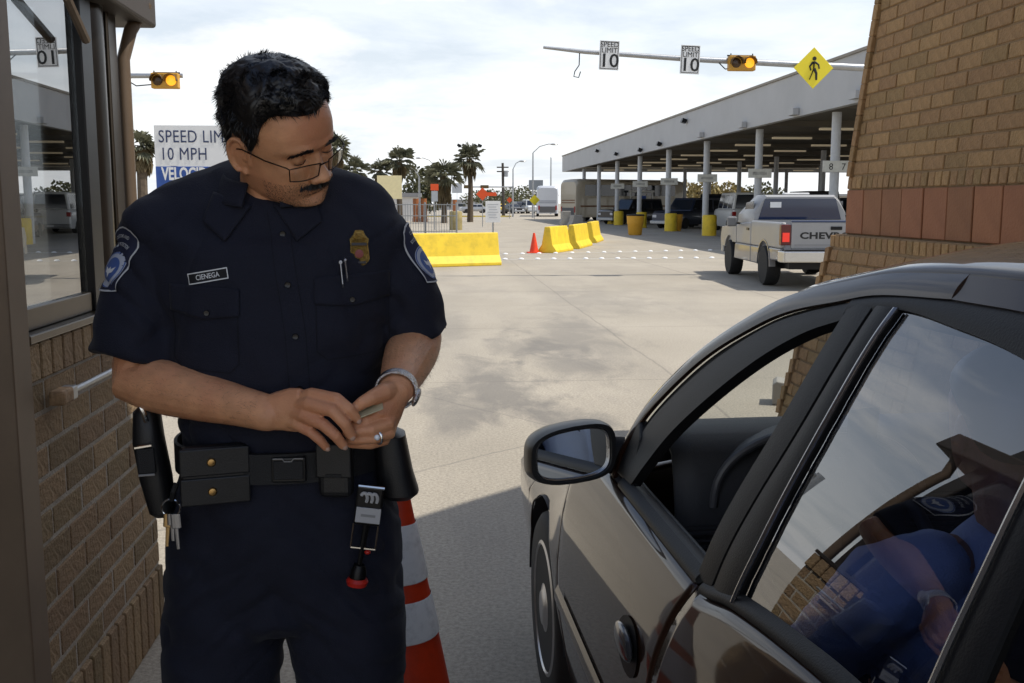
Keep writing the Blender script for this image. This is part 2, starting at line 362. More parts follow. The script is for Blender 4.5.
# the rod with a worn wooden end that sticks out along the bricks
rod = thing('barrier_rod', 'thin metal rod with worn wooden block end beside the brick wall', 'rod', (-.965, 2.63, 1.04))
p0, p1 = Vector((0, 0, 0)), Vector((0, .62, .01))
MB().tube([(.0, .05, .0), (.0, .75, -.005)], .0085, 10).build('metal_bar', M_steel, rod, smooth=True)
MB().cbox((0, .075, 0), (.036, .045, .036)).build('ferrule', M_steel, rod, bevel=.004)
MB().cbox((0, .025, 0), (.042, .075, .040)).build('wooden_block', mat('worn_wood', (.30, .19, .10), .7, var=.4, vscale=40, bump=.5), rod, bevel=.008)

# ================================================================== battered brick pier on the right
PX, PY, BAT = 2.75, 6.50, .087
pier = thing('brick_pier', 'sloping tan brick pier with terracotta tile band behind the dark car', 'pier', (PX, PY, 0))
def frustum(z0, z1, xa, ya, xb, yb, m, name, yr=-10.5, xr=3.2):
    # xa,ya: face offset at z0; xb,yb: at z1
    vs = [(xa, ya, z0), (xr, ya, z0), (xr, yr, z0), (xa, yr, z0), (xb, yb, z1), (xr, yb, z1), (xr, yr, z1), (xb, yr, z1)]
    return MB().add(vs, [(0,1,2,3),(4,7,6,5),(0,4,5,1),(1,5,6,2),(2,6,7,3),(3,7,4,0)]).build(name, m, pier)
def pf(z): return BAT*(z-1.63)
frustum(1.63, 2.98, .006, -.012, .006+pf(2.98), -.012-pf(2.98), M_mortard, 'upper_core', yr=-7.5)
frustum(1.335, 1.6295, .012, -.012, .012, -.012, M_mortard, 'band_core', yr=-7.5)
bf = lambda z: -.055-(1.33-z)*.2
frustum(0, 1.334, bf(0)+.012, -bf(0)-.012, bf(1.33)+.012, -bf(1.33)-.012, M_mortard, 'base_core', yr=-7.5)
rp = random.Random(11)
def put_pier(par, l, h, yc, z, m):
    brick(par, l, h, (pf(z)+rp.uniform(-.004, .002), yc, z), m, (rp.uniform(-.004, .004), -math.atan(BAT), math.pi+rp.uniform(-.008, .008)))
def face_rot(): return math.pi
course(pier, M_brickp, -4.2, -.01, 1.672, .078, .078, 0, put_pier)
z = 1.722; k = 0
while z < 2.92:
    course(pier, M_brickp, -3.35, -.075-pf(z), z+.0375, .075, .235, .118 if k % 2 else 0, put_pier); z += .085; k += 1
# sloping edge of headers that stands proud along the far corner
n = 0
for i in range(14):
    zz = 1.76+i*.098
    e = brick(pier, .062, .0975, (pf(zz)-.022, -.040-pf(zz), zz), M_brickp, (-math.atan(BAT), -math.atan(BAT), math.pi), d=.10, name='edge_brick')
# terracotta tiles
yt = -4.2; 
k = 0
while yt < -.05:
    y1 = min(yt+.262, -.004)
    brick(pier, round(y1-yt-.010, 3), .282, (rp.uniform(-.003, .001), (yt+y1)/2, 1.482), M_tile, (0, 0, math.pi), d=.03, name='tile'); yt += .262
yy = -4.2
while yy < .05:
    brick(pier, .068, .078, (-.062, yy+.034, 1.288), M_brickp, (0, 0, math.pi)); yy += .078
z = 1.16; k = 0
while z > -.02:
    course(pier, M_brickp, -2.2 if z > .78 else -1.4, -bf(z)-.07, z+.0375, .075, .235, .118 if k % 2 else 0, lambda p, l, h, y, zz, m: brick(p, l, h, (bf(zz+.0), y, zz), m, (0, -math.atan(.2), math.pi))); z -= .085; k += 1
for i in range(12):
    zz = 1.20-i*.098
    brick(pier, .062, .0985, (bf(zz)-.018, -bf(zz)-.03, zz), M_brickp, (math.atan(.2), -math.atan(.2), math.pi), d=.10, name='edge_brick')
# courses outside the picture, joined
far_b = MB()
for i in range(15):
    zz = 1.76+i*.085
    for j in range(12):
        y0 = -6.4+j*.235+(i % 2)*.118
        if y0 < -3.6: far_b.box(pf(zz)-.006, pf(zz)+.05, y0, y0+.225, zz-.0375, zz+.0375)
stuff(far_b.build('brick_courses', M_brickp, pier))
# unseen lane roof shading officer and car; outline shaped to set the shadow edge
roof = thing('lane_shade_roof', 'unseen flat roof overhead, shaped to cast the near shadow over officer and car', 'canopy', (1.0, 1.5, 4.3))
MB().prism([(-.55, -2.6), (3.2, -2.6), (3.2, 4.25), (2.0, 3.19), (1.2, 2.43), (-.55, .77)], 0, .28, 'XY').build('shade_slab', mat('shade_roof_soffit', (.30, .27, .23), .7), roof, bevel=.01)
MB().box(2.6, 2.85, 3.2, 3.4, -1.32, -.003).build('post', M_brown, roof); MB().box(2.6, 2.85, -2.3, -2.1, -1.32, -.003).build('post', M_brown, roof)
# concrete wheel guard at the pier's foot
wg = MB().prism([(0,0),(.42,0),(.42,.10),(.22,.27),(.05,.30),(0,.26)], -.2, .2, 'XZ').build('wheel_guard', M_conc, None, bevel=.015)
wg.location = gz(772, 402); wg.scale = (.62, .62, .62); wg.rotation_euler = (0, 0, R(-20))
tag(wg, 'small wedge shaped concrete guard block seen through the open car window', 'block')

# ================================================================== toll plaza canopy
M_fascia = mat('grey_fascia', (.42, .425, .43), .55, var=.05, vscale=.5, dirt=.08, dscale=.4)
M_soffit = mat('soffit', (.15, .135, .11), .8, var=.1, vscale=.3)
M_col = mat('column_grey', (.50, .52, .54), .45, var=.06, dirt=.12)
CX, CY0, CY1, CZ0, CZ1, CXR = 12.6, 24.0, 96.0, 4.48, 5.92, 47.0
can = thing('plaza_canopy', 'long grey flat canopy on white columns over the vehicle lanes', 'canopy', (CX, CY0, 0))
LY = CY1-CY0
def cb(name, x0, x1, y0, y1, z0, z1, m, bev=0): return MB().box(x0, x1, y0, y1, z0, z1).build(name, m, can, bevel=bev)
cb('fascia_side', 0, .25, 0, LY, CZ0, CZ1, M_fascia)
cb('fascia_end', .252, CXR-CX, LY-.25, LY-.002, CZ0, CZ1-.003, M_fascia); cb('fascia_end', .252, CXR-CX, .002, .25, CZ0, CZ1-.003, M_fascia)
cb('fascia_side', CXR-CX, CXR-CX+.25, 0, LY, CZ0, CZ1, M_fascia)
cb('roof_edge', -.06, .30, -.05, LY+.05, CZ1+.003, CZ1+.09, mat('edge_flashing', (.22, .19, .15), .5))
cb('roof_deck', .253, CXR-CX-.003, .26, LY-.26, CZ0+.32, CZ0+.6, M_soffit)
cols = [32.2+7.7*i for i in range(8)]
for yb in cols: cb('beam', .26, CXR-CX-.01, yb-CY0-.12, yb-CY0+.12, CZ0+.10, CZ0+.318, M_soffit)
colm = MB().lathe([(.15, 0), (.15, CZ0-.02)], 16).mesh('column'); colm.materials.append(M_col); colm.polygons.foreach_set('use_smooth', [True]*len(colm.polygons)); colm.set_sharp_from_angle(angle=R(40))
for xi, xc in enumerate((13.2, 22, 31, 40, 46.2)):
    for yb in cols: inst(colm, 'column', can, (xc-CX, yb-CY0, 0))
fx = MB().box(-.9, .9, -.12, .12, -.09, 0).mesh('light_fixture'); fx.materials.append(mat('tube_light', (.62, .55, .40), .4, emit=(1, .82, .55), estr=.10))
for i, yb in enumerate([28.5+5.6*q for q in range(12)]):
    for xx in (16.5, 20.5, 26.0, 34): inst(fx, 'light_fixture', can, (xx-CX, yb-CY0, CZ0+.04))
# flood lamps and boxes hung on the fascia
fl = MB().cbox((-.02, 0, 0), (.22, .34, .20)).mesh('flood_lamp'); fl.materials.append(M_blackmetal)
for px_, py_ in ((464, 122), (396, 143)): pass
for (qx, qy) in ((597, 151), (616, 154), (640, 150), (659, 144), (684, 121)):
    p = pX(qx, qy, CX-.14); inst(fl, 'flood_lamp', can, (p.x-CX, p.y-CY0, p.z), (0, R(20), 0))
fb = MB().cbox((0, 0, 0), (.2, .55, .22)).mesh('junction_box'); fb.materials.append(M_fascia)
for (qx, qy) in ((742, 125), (793, 112), (700, 135), (855, 95)):
    p = pX(qx, qy, CX-.12); inst(fb, 'junction_box', can, (p.x-CX, p.y-CY0, p.z))
# lane number plates fixed to the front columns, and yellow guards at their feet
for i, yb in enumerate(cols[:6]):
    o = MB().cbox((13.2-CX, yb-CY0-.19, 2.72), (.95, .04, .36)).build('lane_plate', mat('lane_plate', (.66, .66, .60), .5, var=.1), can)
    tx = '8  7' if i == 0 else ''
    if i: MB().box(13.2-CX-.30, 13.2-CX+.28, yb-CY0-.2125, yb-CY0-.2105, 2.66, 2.78).build('faint_print', mat('plate_print', (.42, .42, .39), .6, var=.35, vscale=6), can)
    for q, ch in enumerate(tx.split()): text_obj('lane_number', ch, .30, M_signblack, can, (13.2-CX+(q-.5)*.42, yb-CY0-.213, 2.70), (math.pi/2, 0, 0))
    gq = MB().lathe([(.34, 0), (.34, .9), (.30, .98)], 12, (0,0,0)).build('column_guard', M_yellow, None, smooth=True, loc=(13.2+.0, yb-.75, 0)); gq.rotation_euler = (0,0,.4*i)
    tag(gq, ['yellow round guard post before the nearest canopy column', 'yellow round guard post before the second canopy column', 'yellow round guard post before the third canopy column', 'yellow round guard post before the fourth canopy column', 'yellow round guard post before the fifth canopy column', 'yellow round guard post before the sixth canopy column, beside the coach'][i], 'guard post', 'yellow guard posts along the canopy columns')
# ================================================================== yellow barriers, cones, drums
def jersey(name, L_, label, loc, rz, group='yellow concrete barriers'):
    prof = [(-.305,0),(-.305,.075),(-.18,.255),(-.085,.81),(.085,.81),(.18,.255),(.305,.075),(.305,0)]
    o = MB().prism(prof, -L_/2, L_/2, 'YZ').build(name, M_yellow, None, bevel=.02); o.location = loc; o.rotation_euler = (0,0,rz); tag(o, label, 'barrier', group)
    return o
a, b = gz(414, 268), gz(497, 265.5); c = (a+b)/2
jersey('jersey_barrier', (b-a).length+.25, 'long yellow concrete barrier just right of the officer, in front of the fence', (c.x-.1, c.y+.3, 0), math.atan2(b.y-a.y, b.x-a.x))
for i, (x0, y0, x1, y1, lab) in enumerate(((547, 253, 570, 249.5, 'yellow concrete barrier nearest the small orange cone, first of three in a row'), (571, 249, 590, 244, 'middle one of the three short yellow concrete barriers'), (589, 243, 598, 240, 'farthest and smallest of the three short yellow concrete barriers'))):
    a, b = gz(x0, y0), gz(x1, y1); L_ = (1.9, 2.9, 2.6)[i]; d = (b-a).normalized(); c = a+d*L_/2
    jersey('jersey_barrier', L_, lab, (c.x, c.y, 0), math.atan2(d.y, d.x))
def cone(name, h, r0, r1, label, loc, stripes=(), dirty=False):
    t = thing(name, label, 'cone', loc)
    MO = mat('cone_orange' if not dirty else 'cone_orange_worn', (.75, .055, .012), .5, var=.14, vscale=8, dirt=.22 if dirty else .0, dscale=12)
    MW = mat('cone_white_worn', (.92, .91, .88), .4, var=.03, vscale=30, dirt=.30 if dirty else 0, dscale=26)
    rad = lambda z: r0+(r1-r0)*z/h
    MB().box(-r0*1.45, r0*1.45, -r0*1.45, r0*1.45, 0, .035).build('cone_base', MO if not dirty else M_rubber, t, bevel=.01)
    MB().lathe([(rad(.03), .03), (rad(h), h), (rad(h)*.7, h+.004)], 28).build('cone_body', MO, t, smooth=True)
    for z0, z1 in stripes: MB().lathe([(rad(z0)+.002, z0), (rad(z0)+.004, z0+.003), (rad(z1)+.004, z1-.003), (rad(z1)+.002, z1)], 28, cap=False).build('reflective_band', MW, t, smooth=True)
    return t
cp = pY(398, 493, 2.42)
cone('traffic_cone', cp.z, .185, .028, 'tall red orange cone with two scuffed white bands beside the officer', (cp.x, cp.y, 0), ((cp.z-.215, cp.z-.072), (cp.z-.358, cp.z-.258)), True)
p = gz(534, 253); cone('traffic_cone', .62, .15, .03, 'small plain orange cone left of the three yellow barriers', (p.x, p.y, 0))
def drum(label, px_, py_):
    p = gz(px_, py_); t = thing('barrel', label, 'barrel', (p.x, p.y, 0), group='yellow barrels in front of the canopy')
    MB().lathe([(.30, 0), (.33, .05), (.37, .5), (.40, .56), (.40, .62), (.42, .9), (.42, .93)], 20).build('barrel_body', mat('barrel_yellow', (.70, .36, .03), .6, var=.18, vscale=5, dirt=.4, dscale=5), t, smooth=True)
    MB().lathe([(.43, .925), (.44, .97), (.40, 1.0), (.1, 1.01)], 20).build('barrel_lid', M_rubber, t, smooth=True)
drum('left one of the two yellow barrels in front of the canopy', 635, 235); drum('right one of the two yellow barrels in front of the canopy', 675, 231)
# ceramic buttons along the white line
bt = MB().lathe([(.075, 0), (.07, .018), (.045, .034), (.01, .04)], 10).mesh('button'); bt.materials.append(mat('button_white', (.85, .85, .83), .35))
wl_ = MB().box(0, 1, -.06, .06, 0, .004)
def buttons(pa, pb, n, row):
    a, b = gz(*pa), gz(*pb)
    ln = MB().add([(a.x, a.y-.07, .004), (b.x, b.y-.07, .004), (b.x, b.y+.07, .004), (a.x, a.y+.07, .004)], [(0,1,2,3)]).build('white_line', mat('worn_line', (.55, .53, .48), .8, var=.12, vscale=1.5, dirt=.25, dscale=3)); struct(ln)
    for i in range(n):
        p = a.lerp(b, (i+.5)/n); o = inst(bt, 'pavement_button', None, (p.x, p.y, .004)); o.rotation_euler = (0,0,i)
        o.scale = (1.0, 1.0, 1.0)
        tag(o, f'white domed pavement button in the {row} row across the lane', 'lane marker', 'white pavement buttons in the '+row+' row')
buttons((497, 254.5), (760, 249.5), 17, 'far'); buttons((497, 259.5), (735, 258), 15, 'near')

# ================================================================== mast arms with signs and signals
MY = 21.0
arm = thing('mast_arm', 'grey steel mast arm reaching out from behind the brick pier over the lanes', 'mast arm', (12.2, MY, 0))
MB().tube([(0,0,0),(0,0,4.35)], [.15,.12], 14).build('pole', M_steel, arm, smooth=True)
MB().tube([(0,0,4.28),(-3.0,0,4.36),(-6.8,0,4.50),(-9.0,0,4.62),(-9.85,0,4.70)], [.085,.075,.058,.045,.03], 12).build('arm', M_steel, arm, smooth=True)
MB().tube([(-9.1,0,4.62),(-9.11,-.02,4.35),(-9.2,-.03,4.22),(-9.22,-.03,4.12),(-9.12,-.03,4.10),(-9.08,-.02,4.22)], .012, 6).build('loose_cable', M_blackmetal, arm, smooth=True)
MB().tube([(-6.2,-.02,4.45),(-6.05,-.05,4.30),(-5.8,-.05,4.32)], .012, 6).build('signal_cable', M_blackmetal, arm, smooth=True)
def mast_sign(px0, cx, top, bot, label):
    p0, p1 = pY(cx, top, MY-.14), pY(cx, bot, MY-.14); h = p0.z-p1.z; wd = h*.70
    t = thing('speed_limit_sign', label, 'sign', (p0.x, MY-.14, p1.z))
    MB().box(-wd/2, wd/2, 0, .012, 0, h).build('sign_plate', M_signwhite, t, bevel=.004)
    MB().box(-.04, .04, .014, .09, h*.3, h*.7).build('bracket', M_steel, t)
    for tx, z, s, k in (('SPEED', .86, .155, .95), ('LIMIT', .66, .155, .95), ('10', .30, .40, 1.1)):
        text_obj('lettering', tx, s*h/.62, M_signblack, t, (0, -.004, z*h), (math.pi/2, 0, 0), .001, .004 if tx == '10' else .0, k)
    for q in ((-wd/2+.02, -wd/2+.032, .02, h-.02), (wd/2-.032, wd/2-.02, .02, h-.02)): MB().box(q[0], q[1], -.003, -.0005, q[2], q[3]).build('border_line', M_signblack, t)
    for q in ((.02, .032), (h-.032, h-.02)): MB().box(-wd/2+.034, wd/2-.034, -.003, -.0005, q[0], q[1]).build('border_line', M_signblack, t)
    t.rotation_euler = (0, R(2), 0)
mast_sign(0, 609, 40.5, 70, 'left of the two white speed limit 10 signs on the mast arm')
mast_sign(0, 690, 45, 74, 'right of the two white speed limit 10 signs, nearer the traffic light')
def signal(label, c, wd, lit):
    t = thing('traffic_light', label, 'traffic light', c)
    MY_ = mat('signal_yellow', (.52, .27, .03), .5, var=.1)
    MB().box(-wd/2, wd/2, -.09, .09, -.15, .15).build('housing', MY_, t, bevel=.02)
    MB().box(-wd/2+.0, wd/2, .095, .105, .155, .185).build('hanger', M_blackmetal, t)
    MB().tube([(-wd/2+.05, 0, .1), (-wd/2+.05, 0, .2)], .012, 6).build('hanger_bolt', M_blackmetal, t); MB().tube([(wd/2-.05, 0, .1), (wd/2-.05, 0, .2)], .012, 6).build('hanger_bolt', M_blackmetal, t)
    for s in (-1, 1):
        MB().lathe([(.10, -.094), (.10, -.10), (.06, -.115), (.01, -.12)], 20, (s*wd/4, 0, 0), 'Y').build('lens', mat('lens_lit', (.9, .45, .03), .3, emit=(1, .42, .02), estr=.8) if s == lit else mat('lens_dark', (.06, .03, .01), .2), t, smooth=True)
        hood = MB().grid(lambda u, v: (s*wd/4+.125*math.cos(math.pi*(1.1*u-.05)), -.092-.15*v, .125*math.sin(math.pi*(1.1*u-.05))), 14, 2).build('visor', mat('visor_dark', (.10, .05, .012), .5), t, smooth=True, solid=.006)
    return t
pc = pY(741.5, 63.5, MY-.12); signal('yellow horizontal traffic light with one amber lamp lit, on the mast arm', pc, .56, 1)
p0 = pY(813.5, 68, MY-.14)
ped = thing('crossing_sign', 'yellow diamond pedestrian sign on the mast arm next to the pier', 'sign', p0)
MB().cbox((0,0,0), (.60,.014,.60), Matrix.Rotation(R(45), 3, 'Y')).build('sign_plate', M_signyellow, ped, bevel=.02)
MB().box(-.05, .05, .012, .09, -.1, .1).build('bracket', M_steel, ped)
fig = MB()
def limb(pts, r): fig.tube([(x, -.014, z) for x, z in pts], r, 6, flat=.35)
fig.lathe([(.001,-.018),(.042,-.018),(.042,-.010),(.001,-.010)], 14, (0.01,0,.19), 'Y')
limb([(.0,.13),(.0,-.02)], [.05,.035]); limb([(.0,-.01),(-.035,-.12),(-.085,-.24)], [.032,.026,.02]); limb([(.01,-.01),(.06,-.11),(.065,-.245)], [.032,.026,.02])
limb([(-.02,.12),(-.085,.03),(-.06,-.05)], [.022,.018,.015]); limb([(.02,.12),(.10,.07),(.12,-.02)], [.022,.018,.015])
fig.build('walking_figure', M_signblack, ped)
arm2 = thing('mast_arm', 'thin grey signal arm poking out past the booth corner post', 'mast arm', (-10.5, MY, 0))
MB().tube([(0,0,0),(0,0,4.2)], [.13,.11], 12).build('pole', M_steel, arm2, smooth=True)
MB().tube([(0,0,4.05),(3,0,4.03),(5.6,0,4.06)], [.07,.06,.045], 10).build('arm', M_steel, arm2, smooth=True)
MB().tube([(4.4,-.02,4.03),(4.7,-.05,3.85),(5.0,-.03,3.88)], .012, 6).build('signal_cable', M_blackmetal, arm2, smooth=True)
pc = pY(165.5, 81, MY-.12); signal('yellow horizontal traffic light between the booth post and the officer', pc, .53, 1)

# ================================================================== big speed limit board at the left
SY = 12.0
pl, pr, pt = pY(153.5, 125, SY), pY(250, 125, SY), pY(153, 166, SY)
sb = thing('speed_board', 'large white and blue speed limit board behind the officer at left', 'sign', (0, SY, 0))
zt, zm, zb = pl.z, pt.z, pl.z-.98
MB().box(pl.x, pr.x, 0, .02, zm, zt).build('upper_panel', M_signwhite, sb, bevel=.003)
MB().box(pl.x, pr.x, 0, .02, zb, zm-.003).build('lower_panel', M_signblue, sb, bevel=.003)
sc = (pr.x-pl.x)/96.5   # metres per picture pixel at the board
MDB = mat('sign_navy', (.03, .045, .11), .5)
text_obj('lettering', 'SPEED LIMIT', .20, MDB, sb, (pl.x+4*sc, -.004, zt-(137-125)*sc), (math.pi/2,0,0), .001, .0, .78, 'LEFT', 1.06)
text_obj('lettering', '10 MPH', .20, MDB, sb, (pl.x+5*sc, -.004, zt-(154.5-125)*sc), (math.pi/2,0,0), .001, .0, .78, 'LEFT', 1.06)
text_obj('lettering', 'VELOCIDAD', .20, M_signwhite, sb, (pl.x+6*sc, -.004, zt-(174.5-125)*sc), (math.pi/2,0,0), .001, .006, .62, 'LEFT', 1.0)
for xx in (pl.x+.2, pr.x-.2): MB().box(xx-.03, xx+.03, .022, .08, 0, zt-.05).build('post', M_steel, sb)

# ================================================================== palms and trees
def palm(label, px_, ytop, Y, trunk_h, crown_r, seed, skirt=1.0):
    rr = random.Random(seed); base = pY(px_, 203, Y); base.z = 0
    t = thing('palm_tree', label, 'palm tree', base, group='palms along the horizon')
    H_ = trunk_h
    MB().tube([(0,0,0),(rr.uniform(-.1,.1),0,H_*.5),(0,0,H_)], [.26,.20,.19], 8).build('trunk', mat('palm_trunk', (.10, .075, .05), .9, var=.25, vscale=6, bump=.6, bscale=12), t, smooth=True)
    fr = MB()
    def frond(az, el, L_, w_):
        d = Vector((math.cos(az), math.sin(az), 0)); s = Vector((-math.sin(az), math.cos(az), 0))
        stem = L_*.42; c0 = Vector((0,0,H_)); pe = c0+d*stem*math.cos(el)+Vector((0,0,stem*math.sin(el)))
        fr.add([c0+s*.03, c0-s*.03, pe-s*.02, pe+s*.02], [(0,1,2,3)])
        n = 9
        for i in range(n):
            a = (i/(n-1)-.5)*2.5; ll = L_*.62*(1-.25*abs(a))*rr.uniform(.85, 1.1)
            out = d*math.cos(a)*math.cos(el)+s*math.sin(a)+Vector((0,0,math.sin(el)*math.cos(a)))
            mid = pe+out*ll*.6; tip = pe+out*ll+Vector((0,0,-.35*ll*rr.uniform(.5,1.3)))
            q = out.cross(Vector((0,0,1))).normalized()*w_ if out.length > .01 else s*w_
            fr.add([pe, mid+q, tip, mid-q], [(0,1,2),(0,2,3)])
    for i in range(44):
        frond(rr.uniform(0, 6.28), rr.uniform(-.6, 1.4), crown_r*rr.uniform(.85, 1.3), .058)
    fr.build('crown', mat('palm_green', (.16, .16, .10), .6, var=.35, vscale=2), t, fix=False)
    sk = MB(); fr = sk
    for i in range(int(34*skirt)):
        az = rr.uniform(0, 6.28); d = Vector((math.cos(az), math.sin(az), 0)); z0 = H_-rr.uniform(0, .5)*crown_r*skirt; L_ = crown_r*rr.uniform(.6, 1.0)
        p0 = Vector((0,0,z0))+d*.2; p1 = p0+d*L_*.28+Vector((0,0,-L_*.35)); p2 = p0+d*L_*.22+Vector((0,0,-L_)); s = Vector((-d.y, d.x, 0))*.16
        sk.add([p0-s*.5, p0+s*.5, p1+s, p2, p1-s], [(0,1,2,3,4)])
    if skirt > 0: sk.build('dead_fronds', mat('palm_dead', (.15, .115, .06), .85, var=.3, vscale=3), t, fix=False)
    return t
PY_ = 75.0
def palm_at(label, px_, ycrown, rpx, Y, seed, skirt=1.0):
    z = 1.54+(203-ycrown)*Y/1000*1.0; palm(label, px_, ycrown, Y, z, rpx*Y/1000, seed, skirt)
palm_at('palm beside the glasses, partly behind the head', 337, 152, 17, 70, 1)
palm_at('short round palm just above the officer\'s shoulder', 356, 172, 15, 75, 2)
palm_at('small palm left of the taller one by the cream panel', 381, 172, 12, 80, 3)
palm_at('tall slim palm rising behind the cream panel', 400, 163, 17, 80, 4)
palm_at('broad shaggy palm with a thick skirt of dead fronds', 444, 177, 19, 78, 5, 1.9)
palm_at('tallest palm, slim trunk, under the flood light pole', 470, 160, 16, 82, 6, 1.2)
palm_at('palm beside the speed limit board at far left', 144, 150, 18, 40, 7, 1.6)
def bush(label, px_, Y, w_, h_, seed, col, name='leafy_tree', trunk=1.0):
    rr = random.Random(seed); base = pY(px_, 203, Y); base.z = 0
    t = thing(name, label, 'tree', base, group='small trees along the horizon')
    MB().tube([(0,0,0),(.1,0,h_*.5),(0,.1,h_*.75)], [.2,.14,.08], 7).build('trunk', mat('bark', (.09, .07, .05), .9, var=.2), t)
    lf = MB()
    for i in range(900):
        u = Vector((rr.gauss(0,1), rr.gauss(0,1), rr.gauss(0,1))).normalized()*(rr.random()**.4)
        c = Vector((u.x*w_/2, u.y*w_/2, h_*.58+u.z*h_*.42)); c += Vector((math.sin(c.z*3+seed)*.3, 0, math.sin(c.x*2.1+seed)*.25))
        a = Vector((rr.gauss(0,1), rr.gauss(0,1), rr.gauss(0,1))).normalized()*.26; bq = Vector((rr.gauss(0,1), rr.gauss(0,1), rr.gauss(0,1))).normalized()*.2
        lf.add([c-a, c+bq, c+a, c-bq], [(0,1,2,3)])
    lf.build('crown', mat('leaves_'+col, {'olive': (.075, .075, .03), 'green': (.05, .07, .028), 'straw': (.22, .17, .06)}[col], .7, var=.35, vscale=1), t, fix=False)
for i, (lab, x, Y, wd, h, col) in enumerate((('olive tree low on the horizon left of the utility pole', 490, 190, 12, 4, 'olive'), ('green tree low on the horizon by the utility pole', 506, 210, 14, 4.5, 'green'), ('olive tree on the horizon left of the white bus', 528, 200, 12, 5, 'olive'), ('brownish tree beside the orange drums', 425, 95, 4.5, 5, 'olive'), ('straw coloured tree seen under the canopy roof at its left', 700, 120, 7, 4.2, 'straw'), ('straw coloured tree under the canopy right of the middle column', 726, 118, 6, 4, 'straw'), ('small green tree seen under the canopy behind the pickup cab', 760, 125, 7, 4, 'olive'))):
    bush(lab, x, Y, wd, h, 20+i, col)

# ================================================================== far buildings
def building(name, label, px0, px1, ytop, Y, col, depth=12, wins=0):
    a, b = pY(px0, ytop, Y), pY(px1, ytop, Y); t = thing(name, label, 'building', ((a.x+b.x)/2, Y, 0)); wd = b.x-a.x; h = a.z
    MB().box(-wd/2, wd/2, 0, depth, 0, h).build('wall', mat('wall_'+name+str(px0), col, .8, var=.08, vscale=.5), t)
    MB().box(-wd/2-.2, wd/2+.2, -.2, depth+.2, h+.005, h+.35).build('roof', mat('roof_grey', (.3,.3,.3), .7), t)
    for i in range(wins):
        x = -wd/2+(i+.5)*wd/wins; f = MB().box(x-wd/wins*.3, x+wd/wins*.3, -.04, -.003, h*.35, h*.7).build('window', mat('window_frame', (.5,.5,.5), .5), t)
        MB().box(x-wd/wins*.25, x+wd/wins*.25, -.06, -.043, h*.38, h*.67).build('pane', mat('far_pane', (.04,.05,.06), .15), f)
building('warehouse', 'long tan flat building seen far behind under the canopy', 590, 735, 193, 150, (.36, .30, .22), 25, 9)
building('white_house', 'small white building behind the fence left of the palms', 389, 419, 197, 88, (.72, .71, .68), 8, 0)
building('grey_warehouse', 'pale grey low building on the horizon behind parked cars', 440, 555, 201, 230, (.42, .42, .42), 20, 8)
building('low_shed', 'long low shed on the horizon under the canopy at right', 760, 900, 196, 160, (.33, .30, .26), 25, 8)

# ================================================================== poles and small signs
def lamp_pole(label, px_, ytop, Y, reach=1.8, both=False, name='street_lamp'):
    p = pY(px_, ytop, Y); t = thing(name, label, 'street lamp', (p.x, Y, 0))
    MB().tube([(0,0,0),(0,0,p.z-.9)], [.11,.07], 8).build('pole', M_steel, t, smooth=True)
    for s in ((1,-1) if both else (1,)):
        MB().tube([(0,0,p.z-.9),(s*reach*.35,0,p.z-.25),(s*reach*.8,0,p.z),(s*reach,0,p.z)], .045, 6).build('arm', M_steel, t, smooth=True)
        MB().ell((s*reach*1.1,0,p.z-.02), (.42,.16,.10), 8, 6).build('lamp_head', M_steel, t, smooth=True)
lamp_pole('tall street lamp with a long curved arm left of the white bus', 533, 144, 105, 2.0)
lamp_pole('street lamp with upturned arm right of the utility pole', 513, 161, 115, 1.0)
lamp_pole('street lamp above the fence with a curved arm', 419, 166, 85, -1.2)
lamp_pole('thin street lamp with arm seen above the cream panel', 434, 158, 120, -1.6)
p = pY(469.5, 147, 84); t = thing('flood_light_pole', 'tall pole topped by a bar of flood lamps behind the tallest palm', 'light pole', (p.x, 84, 0))
MB().tube([(0,0,0),(0,0,p.z)], [.13,.08], 8).build('pole', M_steel, t); MB().box(-.95,.95,-.05,.05,p.z-.04,p.z+.04).build('crossbar', M_steel, t)
for q in (-.85, -.45, .45, .85): MB().cbox((q,-.1,p.z+.12), (.34,.22,.2), Matrix.Rotation(.4,3,'Y')).build('flood_lamp', M_blackmetal, t)
p = pY(503.5, 163, 120); t = thing('utility_pole', 'dark wooden utility pole with short crossarms on the horizon', 'utility pole', (p.x, 120, 0))
MB().tube([(0,0,0),(-.1,0,p.z)], [.2,.14], 8).build('pole', mat('pole_wood', (.07,.06,.05), .9), t)
for dz in (.5, 1.0): MB().box(-.8,.6,-.06,.06,p.z-dz-.07,p.z-dz+.07).build('crossarm', mat('pole_wood', (.07,.06,.05), .9), t)
MB().lathe([(.25,0),(.25,.7)], 10, (.3,0,p.z-1.6)).build('transformer', M_steel, t)
p = pY(551, 158, 140); t = thing('utility_pole', 'thin pale pole right of the tall street lamp, without arms', 'utility pole', (p.x, 140, 0)); MB().tube([(0,0,0),(0,0,p.z)], [.13,.08], 8).build('pole', M_steel, t); MB().lathe([(.09,0),(.02,.15)], 8, (0,0,p.z)).build('cap', M_steel, t)
